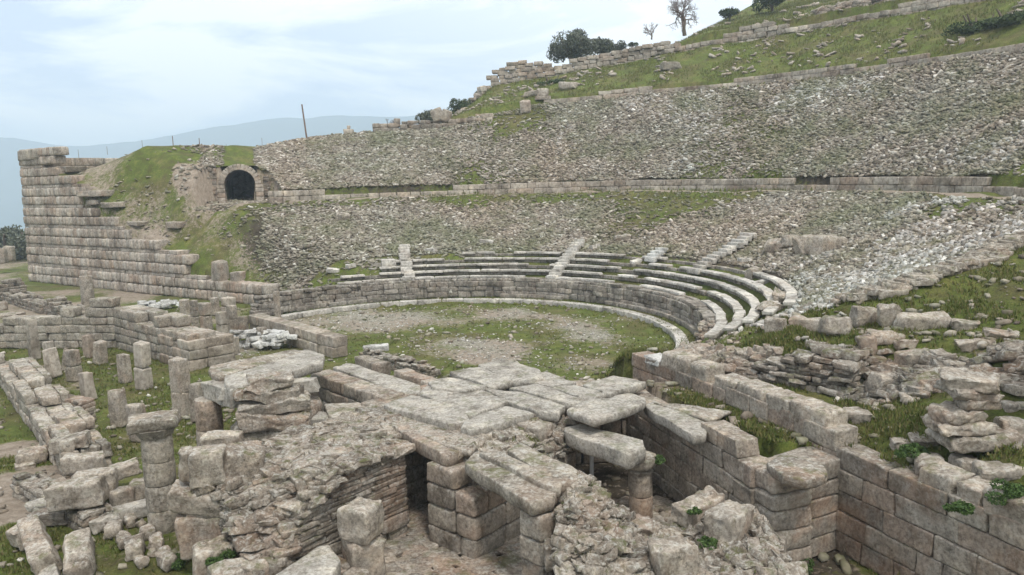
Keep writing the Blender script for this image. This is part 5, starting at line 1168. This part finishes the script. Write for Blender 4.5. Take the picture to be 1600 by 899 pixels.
# ---------------------------------------------------------------- trees and bushes
def leafcloud(m, c, rad, n, size, squash=.85, clumps=9, hole=.0):
    cs = []
    for _ in range(clumps):
        v = rng.normal(0, 1, 3); v /= np.linalg.norm(v); v[2] = abs(v[2]) * 1.2 - .35; cs.append((v * rad * rng.uniform(.3, .8) * [1.2, 1.2, .9], rad * rng.uniform(.25, .5)))
    k = rng.integers(0, clumps, n); d = rng.normal(0, 1, (n, 3)); d /= np.linalg.norm(d, axis=1)[:, None]
    C = np.array([a for a, b in cs])[k]; Rr = np.array([b for a, b in cs])[k] * rng.uniform(.55, 1.12, n)**.7
    X = C + d * Rr[:, None]; X[:, 2] *= squash
    a = rng.normal(0, 1, (n, 3)); b = rng.normal(0, 1, (n, 3)); s = size * rng.uniform(.6, 1.4, n)[:, None]
    a = a / np.linalg.norm(a, axis=1)[:, None] * s; b = b / np.linalg.norm(b, axis=1)[:, None] * s * .6
    V = np.stack([X - a, X + b, X + a, X - b], 1) + np.asarray(c); m.add(V.reshape(-1, 3), np.arange(4 * n).reshape(-1, 4))
def bush(name, c, rad, label, cat, mat, n=2600, size=.10, trunk=.5, squash=.85, clumps=10, group=None):
    e = empty(name, tuple(c), label, cat, group); m = MB(); leafcloud(m, (c[0], c[1], c[2] + trunk + rad * .3), rad, n, size, squash, clumps); m.build('crown', mat, e)
    m = MB()
    for k in range(4):
        a = rng.uniform(0, 6.28); m.tube([(c[0], c[1], c[2] - .2), (c[0] + .15 * math.cos(a), c[1] + .15 * math.sin(a), c[2] + trunk), (c[0] + rad * .5 * math.cos(a), c[1] + rad * .5 * math.sin(a), c[2] + trunk + rad * .8)], [.09 * rad, .07 * rad, .02 * rad], 7)
    m.build('trunk', M_bark, e); return e
def back(u, v, D):      # a spot behind the crest, at depth D, seen at pixel (u, v)
    return Yp(u, v, D)
bush('olive_tree', back(893, 96, 88), 3.0, 'large dark olive tree behind the upper wall, against the sky', 'tree', M_olive, 7500, .13, .3)
bush('olive_tree', back(938, 88, 90), 2.1, 'smaller greyer tree at the right side of the large dark olive', 'tree', M_olive, 3600, .12, .2)
bush('bush', back(968, 82, 90), 1.0, 'low dark bush right of the two olive trees', 'bush', M_olive, 1300, .1, .1)
bush('bush', back(988, 74, 90), .55, 'tiny round bush right of the low dark one', 'bush', M_darkgreen, 600, .08, .1)
bush('bush', back(677, 196, 80), 1.6, 'round olive bush behind the rounded stones of the crest', 'bush', M_olive, 3400, .1, .1)
bush('bush', back(722, 176, 82), 1.35, 'dark green shrub at the broken end of the upper wall', 'bush', M_darkgreen, 2600, .1, .0)
bush('bush', back(755, 158, 84), 1.2, 'dark bush hugging the tumbled blocks of the upper wall end', 'bush', M_darkgreen, 2000, .1, .0)
bush('tree', back(1140, 30, 86), 1.0, 'small dark round tree on the far green hilltop', 'tree', M_darkgreen, 1500, .12, .4)
bush('tree', back(1207, 14, 84), 2.0, 'dark tree cut by the top edge of the picture', 'tree', M_darkgreen, 3000, .13, .4)
bush('tree', np.array([-58., 88, -1.]), 4.5, 'dark tree mass behind the left end of the high retaining wall', 'tree', M_olive, 6000, .2, .6, .8)
bush('tree', np.array([-66., 92, -3.]), 5., 'greyish tree at the left edge beyond the retaining wall', 'tree', M_olive, 6000, .2, .6, .9)
bush('bush', hit(1530, 40, 30) + np.array([0, 0, -.4]), 2.2, 'dark green scrub patch on the hillside at the upper right', 'bush', M_darkgreen, 5200, .11, -.6, .35, 14)
bush('bush', hit(1585, 30, 30) + np.array([0, 0, -.4]), 2.2, 'dark scrub at the right edge of the upper hillside', 'bush', M_darkgreen, 5200, .11, -.6, .4, 14)
bush('bush', hit(860, 128, 30) + np.array([0, 0, -.3]), 1.8, 'low dark creeper below the left part of the upper wall', 'bush', M_darkgreen, 3600, .10, -.5, .35, 12)
def bare(name, c, h, label, spread=.55, lv=6, mat=None):
    e = empty(name, tuple(c), label, 'tree'); m = MB(); mt = MB()
    def br(p, d, L_, r, k, mm):
        q = p + d * L_; mid = (p + q) / 2 + rng.normal(0, L_ * .06, 3); mm.tube([p, mid, q], [r, r * .85, r * .65], 5 if k > 2 else 3, False)
        if k == 0: return
        for _ in range(3 if k > 1 else 4):
            nd = d + rng.normal(0, spread, 3); nd[2] += .12; nd /= np.linalg.norm(nd); br(q if rng.random() < .6 else mid, nd, L_ * rng.uniform(.62, .85), r * .6, k - 1, mt)
    br(np.array(c, float), np.array([0, 0, 1.]), h * .24, h * .035, lv, m)
    m.build('trunk', M_bark, e); mt.build('branches', mat or M_twig, e); return e
bare('bare_tree', back(1070, 56, 88), 7.0, 'leafless tree with fine spreading branches at the hilltop', .75, 6)
bare('bare_tree', back(1018, 62, 92), 2.9, 'small leafless shrub tree left of the big bare one', .6, 5)
bare('bare_shrub', back(612, 204, 84), 2.3, 'reddish leafless shrub behind the crest wall', .7, 5)
bare('bare_shrub', back(474, 232, 76), 1.3, 'wispy leafless shrub at the foot of the wooden pole', .6, 5)
bare('bare_shrub', back(520, 226, 78), 1.2, 'wispy pinkish twigs on the crest right of the pole', .9, 5)
bush('bush', hit(360, 233, 30), .5, 'small dark bush on the crest above the tunnel', 'bush', M_darkgreen, 500, .07, .0)

# weeds: leafy plants growing from joints
G = 'weeds growing out of the masonry'
for (u, v, z, r_, lb) in [(345, 873, .75, .30, 'bright green weed behind the pale long block at the bottom left'), (708, 712, 2.0, .26, 'dense bright weed at the right end of the doorway lintel'), (865, 855, 1.2, .26, 'dark weed clump between the front pillar and the round boulder'), (930, 870, 1.15, .32, 'spreading weed in the hollow of the foreground rubble'), (1108, 850, 1.35, .22, 'weed between the two big foreground blocks'),
                          (1085, 800, 1.62, .13, 'small plant on the long lichened foreground block'), (1028, 720, 1.55, .2, 'dark weed in a gap high in the corridor wall'), (278, 880, .1, .3, 'dark weed at the foot of the left corner blocks'), (1425, 705, 2.55, .3, 'green weed clump behind the lower right wall'), (1500, 798, 2.4, .26, 'bright weed draped over the lower right wall'), (1580, 770, 2.6, .34, 'leafy weed behind the big rounded cap block'), (1240, 885, .05, .4, 'dark weeds at the foot of the rounded pier')]:
    e = MB(); leafcloud(e, P(u, v, z), r_, int(1500 * r_ / .3), .028, .6, 7); on(e.build('weed', M_weed), lb, 'plant', G)

# grass blades where the ground is green and near enough to show them
def grass(n, box, mat, hmin, hmax, name='grass'):
    x = rng.uniform(box[0], box[1], n); y = box[2] + (box[3] - box[2]) * rng.random(n)**1.0; g, v = cover(x, y); k = rng.random(n) < (g - .45) * 2.2; x, y = x[k], y[k]
    z = terrain(x, y); zz = terrain(x + .3, y); k = np.abs(zz - z) < .35; x, y, z = x[k], y[k], z[k]; n = len(x)
    dn = fbm(x, y, 1.2, 91); k = rng.random(n) < (.5 + .7 * dn) * np.where(np.hypot(x - CX, y - CY) < 11.5, .35, 1); x, y, z = x[k], y[k], z[k]; n = len(x)
    B = 4; X = np.repeat(np.stack([x, y, z], 1), B, 0) + np.concatenate([rng.normal(0, .035, (n * B, 2)), np.zeros((n * B, 1))], 1)
    h = rng.uniform(hmin, hmax, n * B); a = rng.uniform(0, 6.28, n * B); w = .014 + .012 * rng.random(n * B); lean = rng.normal(0, .035, (n * B, 2))
    dx = np.stack([np.cos(a) * w, np.sin(a) * w, 0 * a], 1); top = X + np.stack([lean[:, 0], lean[:, 1], h], 1); X[:, 2] -= .01
    V = np.stack([X - dx, X + dx, top], 1).reshape(-1, 3); m = MB(); m.add(V, np.arange(len(V)).reshape(-1, 3)); return tag(m.build(name, mat), kind='stuff')
grass(90000, (-20, 9, 10.5, 24), M_blade, .03, .13)
grass(70000, (3, 24, 9, 28), M_blade, .04, .15)
grass(70000, (-32, 10, 24, 50), M_blade, .05, .15)
grass(70000, (-8, 46, 52, 92), M_blade, .08, .30)
def tufts(name, pts, hmin, hmax, mat):
    pts = np.array(pts); B = 9; X = np.repeat(pts, B, 0); nB = len(X); X[:, :2] += rng.normal(0, .035, (nB, 2)); a = rng.uniform(0, 6.28, nB); w = rng.uniform(.006, .014, nB)
    dx = np.stack([np.cos(a) * w, np.sin(a) * w, 0 * a], 1); top = X + np.stack([rng.normal(0, .025, nB), rng.normal(0, .025, nB), rng.uniform(hmin, hmax, nB)], 1); X[:, 2] -= .02
    m = MB(); m.add(np.stack([X - dx, X + dx, top], 1).reshape(-1, 3), np.arange(3 * nB).reshape(-1, 3)); tag(m.build(name, mat), kind='stuff')
pt = []
mk = lambda x, y, sd, lim: float(fbm(np.array([x]), np.array([y]), .45, sd)[0]) > lim
for _ in range(2600):
    a, b = rng.uniform(0, 3.9), rng.uniform(0, 3.0); x, y = .7 + a, 11.3 + b
    if mk(x, y, 101, .28): pt.append((x, y, HF(a, b) + .02))
for _ in range(2600):
    a, b = rng.uniform(0, 3.8), rng.uniform(.1, 2.8); c = K1 + A1 * a + B1 * b
    if mk(c[0], c[1], 103, .42): pt.append((c[0], c[1], H1(a, b) + .02))
A2 = np.array([math.cos(RAD(AN2)), math.sin(RAD(AN2))]); B2 = np.array([-A2[1], A2[0]])
for _ in range(1800):
    a, b = rng.uniform(0, 3.3), rng.uniform(.1, 1.5); c = c0 + A2 * a + B2 * b
    if mk(c[0], c[1], 104, .25) or (b > 1.15 and rng.random() < .5): pt.append((c[0], c[1], H2(a, min(b, 1.4)) + .02))
tufts('joint_moss', pt, .02, .07, M_blade)
# little stones lying in the grass
def litter(n, box, name='ground_stones', smin=.04, smax=.22, mat=None, keep=None):
    x = rng.uniform(box[0], box[1], n); y = rng.uniform(box[2], box[3], n)
    if keep is not None: k = keep(x, y); x, y = x[k], y[k]
    z = terrain(x, y); zz = terrain(x + .3, y + .1); k = np.abs(zz - z) < .3; x, y, z = x[k], y[k], z[k]
    s = smin + (smax - smin) * rng.random(len(x))**3; return tag(scatter_stones(x, y, z, s, (.35, .7)).build(name, mat or M_rub), kind='stuff')
litter(1500, (-20, 3, 11, 30), smax=.25); litter(2600, (3, 18, 9, 24), smax=.3); litter(1800, (-34, 4, 24, 50), smax=.3)
litter(1600, (-12, 5, 20, 30), smax=.3, keep=lambda x, y: np.abs(np.hypot(x - CX, y - CY) - 11.5) < 3.5)
